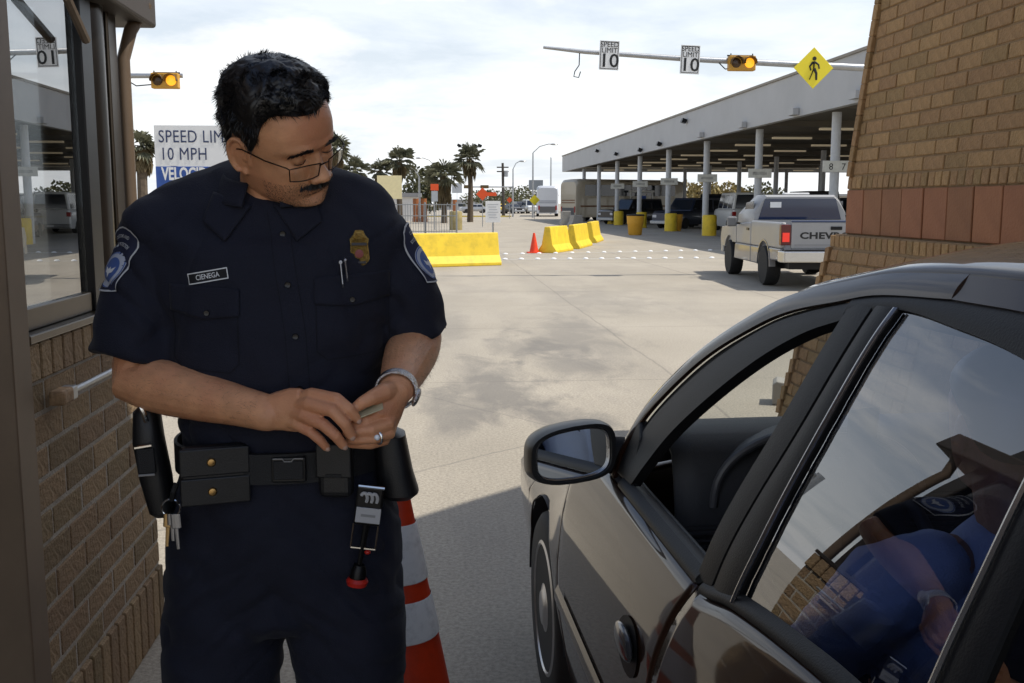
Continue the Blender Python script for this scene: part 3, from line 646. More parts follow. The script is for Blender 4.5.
# gantry with two signals far away
a, b = pY(513, 187, 112), pY(467, 187, 112); t = thing('signal_gantry', 'far mast arm with two small signals across the road', 'mast arm', (a.x, 112, 0))
MB().tube([(0,0,0),(0,0,a.z+.1)], .1, 8).build('pole', M_steel, t); MB().tube([(0,0,a.z),(b.x-a.x,0,a.z)], .07, 6).build('arm', M_steel, t)
for q in (.98, .62): MB().box((b.x-a.x)*q-.45, (b.x-a.x)*q+.45, -.2, .2, a.z-.16, a.z+.2).build('signal_head', mat('far_signal', (.11,.07,.02), .5), t)
def post_sign(name, label, x0, x1, yt, yb, Y, m, thick=.03, rot=0, post=True, base_z=0):
    a, b = pY(x0, yt, Y), pY(x1, yb, Y); t = thing(name, label, 'sign', ((a.x+b.x)/2, Y, base_z)); wd = b.x-a.x; h = a.z-b.z
    MB().box(-wd/2, wd/2, 0, thick, b.z-base_z, a.z-base_z).build('sign_plate', m, t, bevel=.005)
    if post: MB().tube([(0,thick+.035,0),(0,thick+.035,a.z-base_z-.05)], .03, 8).build('post', M_steel, t)
    return t, wd, a.z-base_z, b.z-base_z
t, wd, zt, zb = post_sign('notice_sign', 'white notice sign on a thin post behind the long yellow barrier', 485.5, 500.5, 201, 222.5, 33.1, M_signwhite)
for i in range(6): MB().box(-wd*.36*(1-.12*(i%3)), wd*.36*(1-.2*((i*2)%3)), -.004, -.001, zt-.10-i*.085-.022, zt-.10-i*.085).build('text_line', mat('faint_print', (.45,.46,.48), .6), t)
t, wd, zt, zb = post_sign('cream_panel', 'large blank cream panel sign above the fence between palms', 377, 402, 175.5, 199, 62, mat('cream', (.80,.70,.40), .6, var=.06))
t, wd, zt, zb = post_sign('orange_flag_sign', 'small red orange square sign above a grey plate behind the fence', 430.5, 438.5, 184, 190.5, 58, M_orange)
MB().box(-wd*.4, wd*.4, 0, .03, zb-.62, zb-.03).build('grey_plate', mat('sign_grey', (.42,.45,.47), .5), t)
p = pY(482.5, 194, 66); t = thing('roadwork_sign', 'red orange diamond work sign with a side tab above the white notice', 'sign', (p.x, 66, 0))
MB().cbox((0,0,p.z), (.60,.03,.60), Matrix.Rotation(R(45),3,'Y')).build('sign_plate', M_orange, t); MB().box(.3,.92,-.01,.02,p.z-.13,p.z+.11).build('side_tab', M_orange, t); MB().tube([(0,.05,0),(0,.05,p.z)], .03, 6).build('post', M_steel, t)
p = pY(509.5, 200, 100); t = thing('roadwork_sign', 'tiny orange diamond work sign beyond the parked cars', 'sign', (p.x, 100, 0))
MB().cbox((0,0,p.z), (.42,.03,.42), Matrix.Rotation(R(45),3,'Y')).build('sign_plate', M_orange, t); MB().tube([(0,.05,0),(0,.05,p.z)], .03, 6).build('post', M_steel, t)
p = pY(534.5, 200, 96); t = thing('warning_sign', 'yellow diamond warning sign beside the white bus', 'sign', (p.x, 96, 0))
MB().cbox((0,0,p.z), (.72,.03,.72), Matrix.Rotation(R(45),3,'Y')).build('sign_plate', M_signyellow, t); MB().tube([(0,.05,0),(0,.05,p.z)], .03, 6).build('post', M_steel, t)
t, wd, zt, zb = post_sign('billboard', 'grey billboard far off above the parked cars left of the buses', 529, 543, 180, 190, 170, mat('billboard_grey', (.20,.22,.24), .6), .3)
t, wd, zt, zb = post_sign('billboard', 'pale grey billboard far off behind the shaggy palm', 452, 462, 183, 193, 180, mat('billboard_pale', (.42,.44,.46), .6), .3)

# ================================================================== fence, kerb, drums beyond
a, b = gz(330, 234), gz(457, 234); t = thing('picket_fence', 'low grey metal fence behind the long yellow barrier', 'fence', (a.x, a.y, 0))
L_ = b.x-a.x; zf = 1.5
M_fence = mat('fence_grey', (.30,.31,.31), .55, .4)
bars = MB()
for i in range(int(L_/.13)): bars.box(i*.13-.012, i*.13+.012, -.012, .012, .06, zf)
stuff(bars.build('bars', M_fence, t))
for z in (.12, zf*.6, zf-.04): MB().box(0, L_, -.035, -.013, z-.02, z+.02).build('rail', M_fence, t)
for i in range(5): MB().tube([(L_*i/4, .04, 0), (L_*i/4, .04, zf+.08)], .045, 8).build('post', M_fence, t)
kb = MB().box(-60, 9.0, 0, .25, 0, .15).build('kerb', mat('kerb_yellow', (.62,.47,.10), .7, var=.12, dirt=.2)); kb.location = (0, 112, 0); struct(kb)
p = gz(456, 230); o = MB().lathe([(.36,0),(.36,1.0),(.3,1.08)], 14).build('bollard', mat('bollard_mix', (.30,.24,.10), .7, var=.3, vscale=3), None, smooth=True, loc=(p.x, p.y, 0)); tag(o, 'squat dull yellow bollard at the right end of the fence', 'bollard')
for i, (x, yy, lab) in enumerate(((416, 222, 'orange brown drum behind the fence, left one'), (424, 222, 'orange brown drum behind the fence, second from left'), (455, 217, 'orange drum behind the fence beside the yellow bollard'))):
    p = gz(x, yy); o = MB().lathe([(.3,0),(.3,.3),(.27,.32),(.27,.6),(.24,.62),(.24,1.9)], 12).build('drum', mat('drum_orange', (.34,.12,.04), .6, var=.2), None, smooth=True, loc=(p.x, p.y, 0)); tag(o, lab, 'drum', 'orange drums behind the fence')

# ================================================================== far and mid distance vehicles
def wheel_parts(par, x, y, r, wd, side):
    wt = MB().lathe([(r*.6, -wd/2), (r*.93, -wd/2), (r, -wd*.36), (r, wd*.36), (r*.93, wd/2), (r*.6, wd/2)], 24, (0,0,0), 'X').build('wheel', M_rubber, par, smooth=True, loc=(x, y, r))
    MB().lathe([(r*.62, -wd*.36), (r*.62, wd*.36), (r*.52, wd*.40), (r*.2, wd*.30), (r*.16, wd*.36), (.001, wd*.36)], 20, (0,0,0), 'X').build('rim', mat('rim_grey', (.35,.35,.36), .35, .8), wt, smooth=True).scale = (side, 1, 1)
def veh(name, label, cat, loc, rz, L_, W_, H_, belt, y0b, y1b, y0t, y1t, paint, glass, clear=.25, wr=.33, hood=None, tail_red=True, lower=None, group=None):
    """origin under the middle; +y is forward. y0b..y1b cabin at the belt (rear, front), y0t..y1t at the roof"""
    t = thing(name, label, cat, loc, rz, group); h = W_/2
    hood = hood or belt
    st = [(-L_/2, .90, belt*.98, clear+.12), (-L_/2+.12, .98, belt, clear), (y0b, 1, belt, clear), (y1b, 1, belt, clear), (L_/2-.25, .96, hood, clear), (L_/2, .86, hood*.86, clear+.12)]
    rings = []
    for y, k, zt, zb in st:
        w_ = h*k; rings.append([(-w_*.96, y, zb), (-w_, y, zb+.12), (-w_, y, zt-.16), (-w_*.93, y, zt-.02), (-w_*.8, y, zt), (w_*.8, y, zt), (w_*.93, y, zt-.02), (w_, y, zt-.16), (w_, y, zb+.12), (w_*.96, y, zb)])
    MB().loft(rings).build('body', paint, t, smooth=True, angle=35)
    if lower: MB().box(-h-.008, h+.008, -L_/2+.1, L_/2-.2, clear+.05, clear+.30).build('lower_panel', lower, t, bevel=.01)
    hb, ht = h*.93, h*.78
    def cabin(e, z0, z1): 
        f0, f1 = (z0-belt)/(H_-belt), (z1-belt)/(H_-belt)
        out = []
        for f, z in ((f0, z0), (f1, z1)):
            a, b_, w_ = y0b+(y0t-y0b)*f-e, y1b+(y1t-y1b)*f+e, hb+(ht-hb)*f+e
            out.append([(-w_, a, z), (w_, a, z), (w_, b_, z), (-w_, b_, z)])
        return out
    MB().loft(cabin(0, belt-.01, H_-.03)).build('cabin', paint, t, bevel=.05)
    rf = MB().loft([[(x*1.0, y, z) for x, y, z in cabin(.004, H_-.09, H_-.03)[0]], [(x*.97, y*.985, H_+.0) for x, y, z in cabin(.0, belt, H_)[1]]]).build('roof', paint, t, bevel=.03)
    zl, zh = belt+.05, H_-.12
    A, B = cabin(.008, zl, zh)
    def quad(nm, p, q, i0, i1):
        a, b_, c, d = Vector(A[p]), Vector(A[q]), Vector(B[q]), Vector(B[p])
        MB().add([a.lerp(b_, i0), a.lerp(b_, i1), d.lerp(c, i1), d.lerp(c, i0)], [(0,1,2,3)]).build(nm, glass, t, solid=.004)
    quad('rear_window', 0, 1, .07, .93); quad('windshield', 3, 2, .06, .94)
    nside = 3 if (y1b-y0b) > 2.6 else 2
    for i in range(nside):
        quad('side_window', 0, 3, .04+i*.96/nside, (i+1)*.96/nside-.0); quad('side_window', 1, 2, .04+i*.96/nside, (i+1)*.96/nside)
    for s in (-1, 1):
        for y in (-L_*.30, L_*.31): wheel_parts(t, s*(h-.10), y, wr, .22, s)
        MB().box(s*h*.86-.10, s*h*.86+.10, -L_/2-.012, -L_/2+.1, belt-.34, belt-.12).build('tail_light', mat('tail_red', (.35,.012,.01), .3), t, bevel=.01)
        MB().box(s*h*.68-.14, s*h*.68+.14, L_/2-.12, L_/2+.008, hood*.86-.26, hood*.86-.10).build('headlight', mat('headlight', (.6,.6,.62), .15), t, bevel=.01)
        MB().ell((s*(h+.09), y1b-.25, belt+.10), (.10,.05,.07), 8, 6).build('side_mirror', M_blackmetal, t, smooth=True)
    for e, nm in ((-1, 'rear_bumper'), (1, 'front_bumper')): MB().box(-h*.94, h*.94, e*L_/2-.10, e*L_/2+.10, clear+.04, clear+.24).build(nm, lower or M_steel, t, bevel=.03)
    MB().box(-.16, .16, -L_/2-.115, -L_/2-.104, clear+.08, clear+.2).build('plate', M_signwhite, t)
    return t
def paintm(nm, c, metal=.2): return mat('paint_'+nm, c, .35, metal, coat=.6, var=.03)
P_white, P_blue, P_silver, P_dark, P_tan, P_yel = paintm('white', (.68,.68,.66), 0), paintm('navy', (.02,.03,.06)), paintm('silver', (.38,.38,.38), .5), paintm('black', (.015,.015,.017)), paintm('tan', (.20,.15,.10)), paintm('yellow', (.75,.50,.04), 0)
G_far = mat('far_glass', (.015,.02,.03), .06, spec=.8)
def at(x, y): p = gz(x, y); return (p.x, p.y, 0)
veh('white_van', 'small white van far off beside the buses', 'van', at(530.5, 213.4), R(186), 4.9, 1.95, 2.05, 1.15, -2.3, 1.2, -2.25, .7, P_white, G_far)
veh('parked_car', 'dark parked car far off, left of the white van', 'car', at(513, 213.6), R(200), 4.5, 1.75, 1.42, .92, -1.5, .9, -1.0, .2, P_dark, G_far, group='cars parked far off')
veh('parked_car', 'yellow car far off right of the white notice sign', 'car', at(504, 213.4), R(160), 4.4, 1.75, 1.42, .92, -1.5, .9, -1.0, .2, P_yel, G_far, group='cars parked far off')
veh('parked_car', 'silver blue car far off left of the white notice sign', 'car', at(474, 213), R(100), 4.4, 1.75, 1.42, .92, -1.5, .9, -1.0, .2, P_silver, G_far, group='cars parked far off')
veh('parked_suv', 'dark tall car far off between the black car and the white van', 'car', at(521, 213.2), R(190), 4.7, 1.85, 1.75, 1.0, -2.2, .9, -2.1, .3, P_blue, G_far, group='cars parked far off')
veh('blue_suv', 'dark blue sport utility parked nose out under the canopy beside the white kiosk', 'suv', (16.0, 61.5, 0), R(130), 5.2, 1.95, 1.85, 1.08, -2.5, 1.0, -2.4, .4, P_blue, G_far)
veh('brown_suv', 'dark sport utility with brown lower body seen from behind under the canopy', 'suv', (16.6, 46.0, 0), R(-6), 5.3, 2.0, 1.92, 1.10, -2.55, 1.1, -2.45, .5, P_blue, G_far, lower=paintm('brown', (.13,.075,.04)))
veh('white_truck', 'white vehicle under the canopy left of the brown sport utility', 'van', (17.2, 55.0, 0), R(-5), 5.2, 2.0, 2.1, 1.2, -2.5, 1.6, -2.45, 1.2, P_white, G_far)
veh('dark_car', 'dark car under the canopy to the right of the pickup cab', 'car', (21.5, 45.0, 0), R(-5), 4.6, 1.8, 1.5, .95, -1.5, .9, -1.0, .2, P_dark, G_far)
for i, (x, y, a, pt, kind, lab) in enumerate(((18.2, 40.0, -4, P_dark, 0, 'black sport utility under the canopy just behind the pickup'), (20.2, 52.5, -5, P_dark, 1, 'dark van under the canopy in the second lane'), (24.5, 60.0, -5, P_blue, 0, 'dark blue sport utility deep under the canopy'), (19.6, 68.0, 150, P_dark, 1, 'dark van beside the coach under the canopy'), (26.0, 47.0, -5, P_tan, 0, 'tan sport utility deep under the canopy at right'), (14.9, 74.0, 120, P_dark, 0, 'black sport utility beside the tail of the coach'))):
    if kind: veh('dark_van', lab, 'van', (x, y, 0), R(a), 5.3, 2.0, 2.15, 1.2, -2.55, 1.6, -2.5, 1.1, pt, G_far)
    else: veh('dark_suv', lab, 'suv', (x, y, 0), R(a), 5.0, 1.95, 1.85, 1.08, -2.4, 1.0, -2.3, .4, pt, G_far)
def coach(name, label, loc, rz, L_, W_, H_, paint, stripe, lettering=None, wcol=None):
    t = thing(name, label, 'bus', loc, rz); h = W_/2       # origin under the rear face, +y forward
    rings = []
    for y, k, zt in ((0, .90, H_-.25), (.18, .98, H_-.06), (.6, 1, H_), (L_-.9, 1, H_), (L_-.25, .98, H_-.12), (L_, .90, H_-.6)):
        w_ = h*k; rings.append([(-w_, y, .35), (-w_, y, zt-.55), (-w_*.97, y, zt-.22), (-w_*.85, y, zt-.05), (-w_*.6, y, zt), (w_*.6, y, zt), (w_*.85, y, zt-.05), (w_*.97, y, zt-.22), (w_, y, zt-.55), (w_, y, .35)])
    MB().loft(rings).build('body', paint, t, smooth=True, angle=35)
    for s in (-1, 1):
        for i in range(6):
            y0 = .8+i*(L_-2.0)/6; MB().box(s*h-.008, s*h+.008, y0+.03, y0+(L_-2.0)/6-.03, H_-1.42, H_-.48).build('window', G_far, t)
        MB().box(s*h-.006, s*h+.006, .4, L_-.5, 1.20, 1.34).build('stripe', stripe, t)
        MB().tube([(s*(h+.05), L_-.3, 2.6), (s*(h+.32), L_+.1, 2.5)], .03, 6).build('mirror_arm', M_blackmetal, t)
        for y in (2.6, 3.8, L_-2.4): wheel_parts(t, s*(h-.13), y, .50, .3, s)
        MB().box(s*h*.78-.08, s*h*.78+.08, -.03, .04, .75, 1.25).build('tail_light', mat('tail_red', (.35,.012,.01), .3), t, bevel=.01)
    MB().box(-h*.75, h*.75, -.025, .05, .45, 1.15).build('engine_grille', mat('grille_grey', (.12,.12,.12), .6), t, bevel=.01)
    for z in (1.72, 1.52): MB().box(-h*.78, h*.78, -.012, .03, z, z+.09).build('stripe', stripe, t)
    if lettering: text_obj('lettering', lettering, .42, stripe, t, (0, -.004, 2.35), (math.pi/2, 0, 0))
    return t
p = gz(568, 221.3); coach('beige_coach', 'beige coach with brown stripes turning in under the canopy end', (p.x, p.y, 0), R(-64), 11.8, 2.55, 3.55, paintm('beige', (.42,.37,.28), .1), mat('stripe_brown', (.20,.10,.05), .5))
p = gz(547.5, 216.6); coach('white_bus', 'white bus seen from behind, left of the beige coach', (p.x, p.y, 0), R(-6), 11.5, 2.5, 3.5, paintm('buswhite', (.55,.57,.60), .1), mat('stripe_grey', (.22,.24,.28), .5))
# kiosk, concrete blocks and one walker under the canopy
p = gz(641, 221); ks = thing('lane_kiosk', 'small white framed lane kiosk under the canopy beside the coach', 'kiosk', (p.x, p.y, 0))
for sx in (-.95, .95):
    for sy in (0, 1.6): MB().box(sx-.06, sx+.06, sy-.06, sy+.06, 0, 2.45).build('post', M_white, ks)
MB().box(-1.1, 1.1, -.15, 1.75, 2.453, 2.62).build('roof', M_white, ks, bevel=.02); MB().box(-.86, .86, 1.0, 1.5, 0, 1.0).build('counter', M_white, ks)
MB().box(-.86, .86, 1.52, 1.56, 1.02, 2.4).build('window', G_dark, ks); MB().box(-.2, .4, -.10, -.065, 1.75, 2.15).build('blue_sign', M_signblue, ks)
for i, (x, y, wd, h, lab) in enumerate(((566, 226, .9, 1.0, 'pale concrete block left behind the yellow barriers'), (576, 226.5, 1.0, .75, 'shorter pale concrete block behind the middle yellow barrier'), (698, 223, 1.6, 1.0, 'tan concrete block under the canopy between the barrel and the brown vehicle'))):
    p = gz(x, y); o = MB().prism([(-wd/2,0),(-wd/2,h*.2),(-wd*.36,h*.45),(-wd*.3,h),(wd*.3,h),(wd*.36,h*.45),(wd/2,h*.2),(wd/2,0)], -.4, .4, 'XZ').build('concrete_block', M_conc, None, bevel=.03); o.location = (p.x, p.y, 0); o.rotation_euler = (0,0,.2*i); tag(o, lab, 'block', 'loose concrete blocks')
p = gz(617, 224); jersey('jersey_barrier', 1.3, 'dull tan barrier end beside the coach under the canopy', (p.x, p.y, 0), R(20))
# ================================================================== silver pickup driving away
trk = thing('pickup_truck', 'silver pickup truck with lettered tailgate driving away beside the pier', 'pickup truck', (7.22, 18.40, 0), R(-4.5))
P_trk = mat('paint_pickup', (.32, .32, .32), .45, .2, coat=.15, var=.04, vscale=3, dirt=.06)
P_trk2 = mat('paint_pickup_lower', (.22, .22, .23), .4, .4, coat=.4, dirt=.12)
def arc(cy, cz, r, a0, a1, n=10): return [(cy+r*math.cos(R(a0+(a1-a0)*i/n)), cz+r*math.sin(R(a0+(a1-a0)*i/n))) for i in range(n+1)]
for s in (-1, 1):
    def panel(nm, poly, m, x=.965, th=.09, bev=.03):
        rings = []
        for xx in ((x-th), (x-.02), x): pass
        return MB().prism(poly, s*(x-th), s*x, 'YZ').build(nm, m, trk, bevel=bev, seg=3)
    panel('bed_side', [(-1.17,.74),(-1.20,1.20),(1.02,1.20),(1.02,.72)]+arc(0,.36,.47,50,130)[0:0]+[(.36,.72)]+arc(0,.38,.47,46,134)+[(-.36,.74)], P_trk)
    panel('bed_side_lower', [(-1.15,.52),(-1.17,.738),(-.36,.738),(-.47,.50)], P_trk2, .962); panel('bed_side_lower', [(1.02,.38),(1.02,.718),(.36,.718),(.47,.38)], P_trk2, .962)
    dr = panel('door', [(1.05,.72),(1.05,1.17),(2.30,1.12),(2.30,.72)], P_trk)
    MB().box(s*.968-.012, s*.968+.012, 1.18, 1.36, 1.00, 1.05).build('door_handle', M_blackmetal, dr)
    panel('rocker_panel', [(1.05,.38),(1.05,.718),(2.42,.718),(2.50,.38)], P_trk2, .962)
    panel('front_fender', [(2.33,.72),(2.33,1.11),(3.75,1.02),(3.86,.80),(3.80,.60),(3.36,.60)]+arc(3.0,.38,.47,30,134), P_trk)
    MB().prism(arc(0,.38,.49,0,180,14)+arc(0,.38,.46,180,0,14), s*.86, s*.972, 'YZ').build('wheel_arch', P_trk2, trk)
    for y in (0, 3.0): wheel_parts(trk, s*.845, y, .375, .26, s)
    MB().prism([(-1.23,.80),(-1.225,1.16),(-1.10,1.17),(-1.10,.80)], s*.80, s*.972, 'YZ').build('tail_light', mat('truck_tail', (.10,.012,.01), .2), trk, bevel=.01)
    MB().box(s*.888-.06, s*.888+.06, -1.243, -1.228, .86, 1.02).build('brake_lamp', mat('brake_lit', (.7,.03,.02), .3, emit=(1,.06,.03), estr=.3), trk)
    mr = MB().cbox((s*1.13, 2.02, 1.16), (.20,.09,.20)).build('side_mirror', mat('mirror_shell', (.20,.20,.20), .4), trk, bevel=.03)
    MB().tube([(s*.94, 2.05, 1.12), (s*1.08, 2.03, 1.13)], .02, 6).build('mirror_arm', M_blackmetal, mr)
    MB().prism([(1.16,1.20),(2.16,1.16),(1.80,1.55),(1.18,1.58)], s*.885-.004, s*.885+.004, 'YZ').build('side_window', G_far, trk).rotation_euler = (0,0,0)
MB().box(-.873, .873, -1.16, 1.0, .55, .62).build('bed_floor', P_trk2, trk); MB().box(-.873, .873, .96, 1.03, .622, 1.20).build('bed_front', P_trk, trk)
tg = MB().box(-.79, .79, -1.215, -1.155, .735, 1.205).build('tailgate', P_trk, trk, bevel=.012)
MB().box(-.73, .73, -1.219, -1.2151, .80, .812).build('tailgate_crease', P_trk2, tg)
MB().box(-.10, .10, -1.235, -1.2155, 1.07, 1.13).build('tailgate_handle', M_blackmetal, tg, bevel=.006)
MB().box(-.79, .79, -1.225, -1.15, 1.2055, 1.235).build('tailgate_cap', mat('blue_cap', (.05,.07,.14), .4), tg, bevel=.008)
text_obj('lettering', 'CHEVROLET', .155, M_signblack, tg, (0, -1.2175, .965), (math.pi/2, 0, 0), .001, .006, 1.42, sp=1.06)
bm_ = MB().loft([[(-.99, -1.20, .50), (-.99, -1.10, .50), (-.99, -1.10, .70), (-.99, -1.20, .70)], [(-.94, -1.36, .50), (-.94, -1.10, .50), (-.94, -1.10, .70), (-.94, -1.36, .70)], [(.94, -1.36, .50), (.94, -1.10, .50), (.94, -1.10, .70), (.94, -1.36, .70)], [(.99, -1.20, .50), (.99, -1.10, .50), (.99, -1.10, .70), (.99, -1.20, .70)]]).build('rear_bumper', mat('bumper_chrome', (.55,.54,.52), .25, .9, dirt=.1), trk, bevel=.02)
MB().box(-.92, .92, -1.34, -1.12, .702, .72).build('bumper_step', M_blackmetal, bm_)
MB().box(.02, .34, -1.372, -1.362, .52, .68).build('licence_plate', M_signwhite, bm_); MB().box(-.1, .02, -1.38, -1.362, .54, .66).build('plate_lamp', M_blackmetal, bm_)
MB().box(-.75, .75, -1.0, 3.6, .36, .50).build('chassis', M_blackmetal, trk); MB().tube([(-.8,0,.38),(.8,0,.38)], .07, 10).build('rear_axle', M_blackmetal, trk); MB().ell((0,-.02,.37), (.16,.17,.15)).build('differential', M_blackmetal, trk, smooth=True)
MB().tube([(.45,-1.15,.42),(.45,-.3,.44)], .04, 8).build('exhaust', M_steel, trk); MB().tube([(0,-1.36,.46),(0,-1.46,.47)], .03, 8).build('tow_hitch', M_steel, trk)
# cab
def ringc(y, zb, zt, wb, wt): return [(-wb,y,zb),(-wb,y,zb+.2),(-wt-.02,y,zt-.10),(-wt+.08,y,zt),(wt-.08,y,zt),(wt+.02,y,zt-.10),(wb,y,zb+.2),(wb,y,zb)]
MB().loft([ringc(1.06,1.15,1.66,.90,.74), ringc(1.14,1.15,1.70,.93,.77), ringc(1.80,1.14,1.70,.93,.77), ringc(2.30,1.11,1.32,.93,.86)]).build('cab', P_trk, trk, smooth=True, angle=35)
MB().add([(-.82,1.045,1.215),(.82,1.045,1.215),(.70,1.045,1.625),(-.70,1.045,1.625)], [(0,1,2,3)]).build('rear_window', mat('blue_glass', (.012,.022,.06), .04, spec=.9), trk, solid=.012)
MB().box(-.60, -.38, 1.026, 1.030, 1.45, 1.56).build('window_sticker', M_signwhite, trk)
MB().add([(-.80,2.29,1.16),(.80,2.29,1.16),(.68,1.86,1.64),(-.68,1.86,1.64)], [(0,1,2,3)]).build('windshield', G_far, trk, solid=.01)
MB().loft([[(-.92,2.30,.7),(-.92,2.30,1.10),(.92,2.30,1.10),(.92,2.30,.7)],[(-.90,3.70,.7),(-.90,3.70,1.02),(.90,3.70,1.02),(.90,3.70,.7)],[(-.86,3.86,.7),(-.86,3.86,.92),(.86,3.86,.92),(.86,3.86,.7)]]).build('hood', P_trk, trk, bevel=.03)
MB().box(-.93,.93,3.78,3.98,.45,.66).build('front_bumper', M_steel, trk, bevel=.03)
MB().box(-.22,.30,1.45,1.62,1.706,1.745).build('roof_vent', M_white, trk, bevel=.02)
# ================================================================== the dark sedan in the lane
car = thing('sedan_car', 'dark glossy sedan with open driver window stopped beside the officer', 'car', (1.228, 1.536, 0), R(2))
def paint_car():
    m = mat('car_paint', (.022, .0085, .004), .45, .0, coat=1.0, spec=.12)
    N, L = m.node_tree.nodes, m.node_tree.links; b = N['Principled BSDF']
    # faint dust in the clear coat
    t = N.new('ShaderNodeTexCoord'); n = N.new('ShaderNodeTexNoise'); n.inputs['Scale'].default_value = 3; n.inputs['Detail'].default_value = 9; n.inputs['Roughness'].default_value = .75
    L.new(t.outputs['Object'], n.inputs['Vector']); r = N.new('ShaderNodeMapRange'); r.inputs['From Min'].default_value = .4; r.inputs['From Max'].default_value = .7; r.inputs['To Min'].default_value = .015; r.inputs['To Max'].default_value = .09
    L.new(n.outputs['Fac'], r.inputs[0]); L.new(r.outputs[0], b.inputs['Coat Roughness'])
    b.inputs['Coat IOR'].default_value = 1.4
    return m
P_car = paint_car()
M_trim = mat('black_trim', (.007, .007, .008), .5, spec=.3, var=.2, vscale=9, bump=.1, bscale=300)
M_seal = mat('rubber_seal', (.010, .010, .010), .6)
M_plast = mat('dark_plastic', (.035, .036, .040), .55, bump=.2, bscale=500, var=.08)
M_seat = mat('blue_grey_seat', (.020, .024, .045), .85, var=.15, vscale=20, bump=.3, bscale=300)
def pchip(xs, ys):
    xs = np.array(xs); ys = np.array(ys); h = np.diff(xs); d = np.diff(ys)/h; m = np.zeros(len(xs)); m[0], m[-1] = d[0], d[-1]
    for i in range(1, len(xs)-1): m[i] = 0 if d[i-1]*d[i] <= 0 else 2*d[i-1]*d[i]/(d[i-1]+d[i])
    def f(x):
        x = min(max(x, xs[0]), xs[-1]); i = int(min(max(np.searchsorted(xs, x)-1, 0), len(xs)-2)); t = (x-xs[i])/h[i]
        return float((2*t**3-3*t**2+1)*ys[i]+(t**3-2*t**2+t)*h[i]*m[i]+(-2*t**3+3*t**2)*ys[i+1]+(t**3-t**2)*h[i]*m[i+1])
    return f
hwz = pchip([.18, .30, .52, .70, .84, .925, 1.0, 1.2, 1.36, 1.45], [.80, .835, .862, .858, .832, .800, .778, .695, .608, .545])
def taper(y):
    k = 1.0
    if y > .9: k -= .05*((y-.9)/1.3)**2
    if y < -1.0: k -= .06*((-1.0-y)/1.1)**2
    return k
def sf(y, z, off=0.0, s=-1):
    nose = .42*max(0, z-.58)*max(0, y-1.0)/.55
    return (s*(hwz(z)*taper(y)+off-nose), y, z)
lin = lambda P, t: (lambda i, f: tuple(P[i][k]+(P[i+1][k]-P[i][k])*f for k in range(2)))(min(int(t*(len(P)-1)), len(P)-2), t*(len(P)-1)-min(int(t*(len(P)-1)), len(P)-2))
def smooth_poly(P, n=40):
    """resample a polyline (y,z) by arc length with a Catmull-Rom curve"""
    P = [np.array(p, float) for p in P]; Q = [2*P[0]-P[1]]+P+[2*P[-1]-P[-2]]; out = []
    for i in range(1, len(Q)-2):
        for k in range(12):
            t = k/12; a, b, c, d = Q[i-1:i+3]
            out.append(.5*((2*b)+(-a+c)*t+(2*a-5*b+4*c-d)*t*t+(-a+3*b-3*c+d)*t**3))
    out.append(P[-1]); out = np.array(out); s_ = np.concatenate([[0], np.cumsum(np.linalg.norm(np.diff(out, axis=0), axis=1))]); u = np.linspace(0, s_[-1], n)
    return [(float(np.interp(q, s_, out[:,0])), float(np.interp(q, s_, out[:,1]))) for q in u]
def outward(o, s, solid):
    me = o.data; bm = bmesh.new(); bm.from_mesh(me); bm.normal_update()
    if sum(f.normal.x*s for f in bm.faces) < 0: bmesh.ops.reverse_faces(bm, faces=bm.faces)
    bm.to_mesh(me); bm.free(); me.polygons.foreach_set('use_smooth', [True]*len(me.polygons))
    if solid: mo = o.modifiers.new('s', 'SOLIDIFY'); mo.thickness = solid; mo.offset = -1; es = o.modifiers.new('e', 'EDGE_SPLIT'); es.split_angle = R(35)
    return o
def strip(A, B, nm, m, par, off=0.0, solid=.012, s=-1, nb=4, n=40, bulge=0.0, smooth=True):
    A, B = smooth_poly(A, n), smooth_poly(B, n); mb = MB()
    def fn(u, v):
        a, b = A[int(round(u*(n-1)))], B[int(round(u*(n-1)))]
        y, z = a[0]+(b[0]-a[0])*v, a[1]+(b[1]-a[1])*v
        return sf(y, z, off+bulge*math.sin(math.pi*v), s)
    mb.grid(fn, n-1, nb)
    return outward(mb.build(nm, m, par, smooth=True, fix=False), s, solid)
def panel_grid(nm, ys, zl, zt, m, par, off=0.0, s=-1, nz=26, shift=None, solid=.006):
    mb = MB(); n = len(ys)-1
    def fn(u, v):
        y = ys[int(round(u*n))]; z = zl(y)+(zt(y)-zl(y))*v
        yy = y+(shift(u, z) if shift else 0)
        return sf(yy, z, off, s)
    mb.grid(fn, n, nz); o = mb.build(nm, m, par, smooth=True, fix=False)
    me = o.data
    bm = bmesh.new(); bm.from_mesh(me); bm.normal_update()
    if sum(f.normal.x*s for f in bm.faces) < 0: bmesh.ops.reverse_faces(bm, faces=bm.faces)
    bm.to_mesh(me); bm.free()
    me.polygons.foreach_set('use_smooth', [True]*len(me.polygons))
    if solid: mo = o.modifiers.new('s', 'SOLIDIFY'); mo.thickness = solid; mo.offset = -1
    return o
def spread(a, b, n): return [a+(b-a)*i/n for i in range(n+1)]
belt = pchip([-2.0, -1.2, -.46, -.3, -.12, .02, .6, 1.1], [1.02, 1.015, .992, .978, .955, .928, .938, .93])
yF = pchip([.2, .425, .577, .81, .95], [1.00, 1.035, 1.055, 1.015, .98])
yR = pchip([.2, .45, .60, .765, .868, .93], [.10, .11, .105, .085, .050, .016])
WF, WR_, WRAD = 1.43, -1.22, .300
def arch(yc, y, z0, r=.345):
    d = abs(y-yc); return max(z0, .30+math.sqrt(r*r-d*d)) if d < r else z0
handles = []
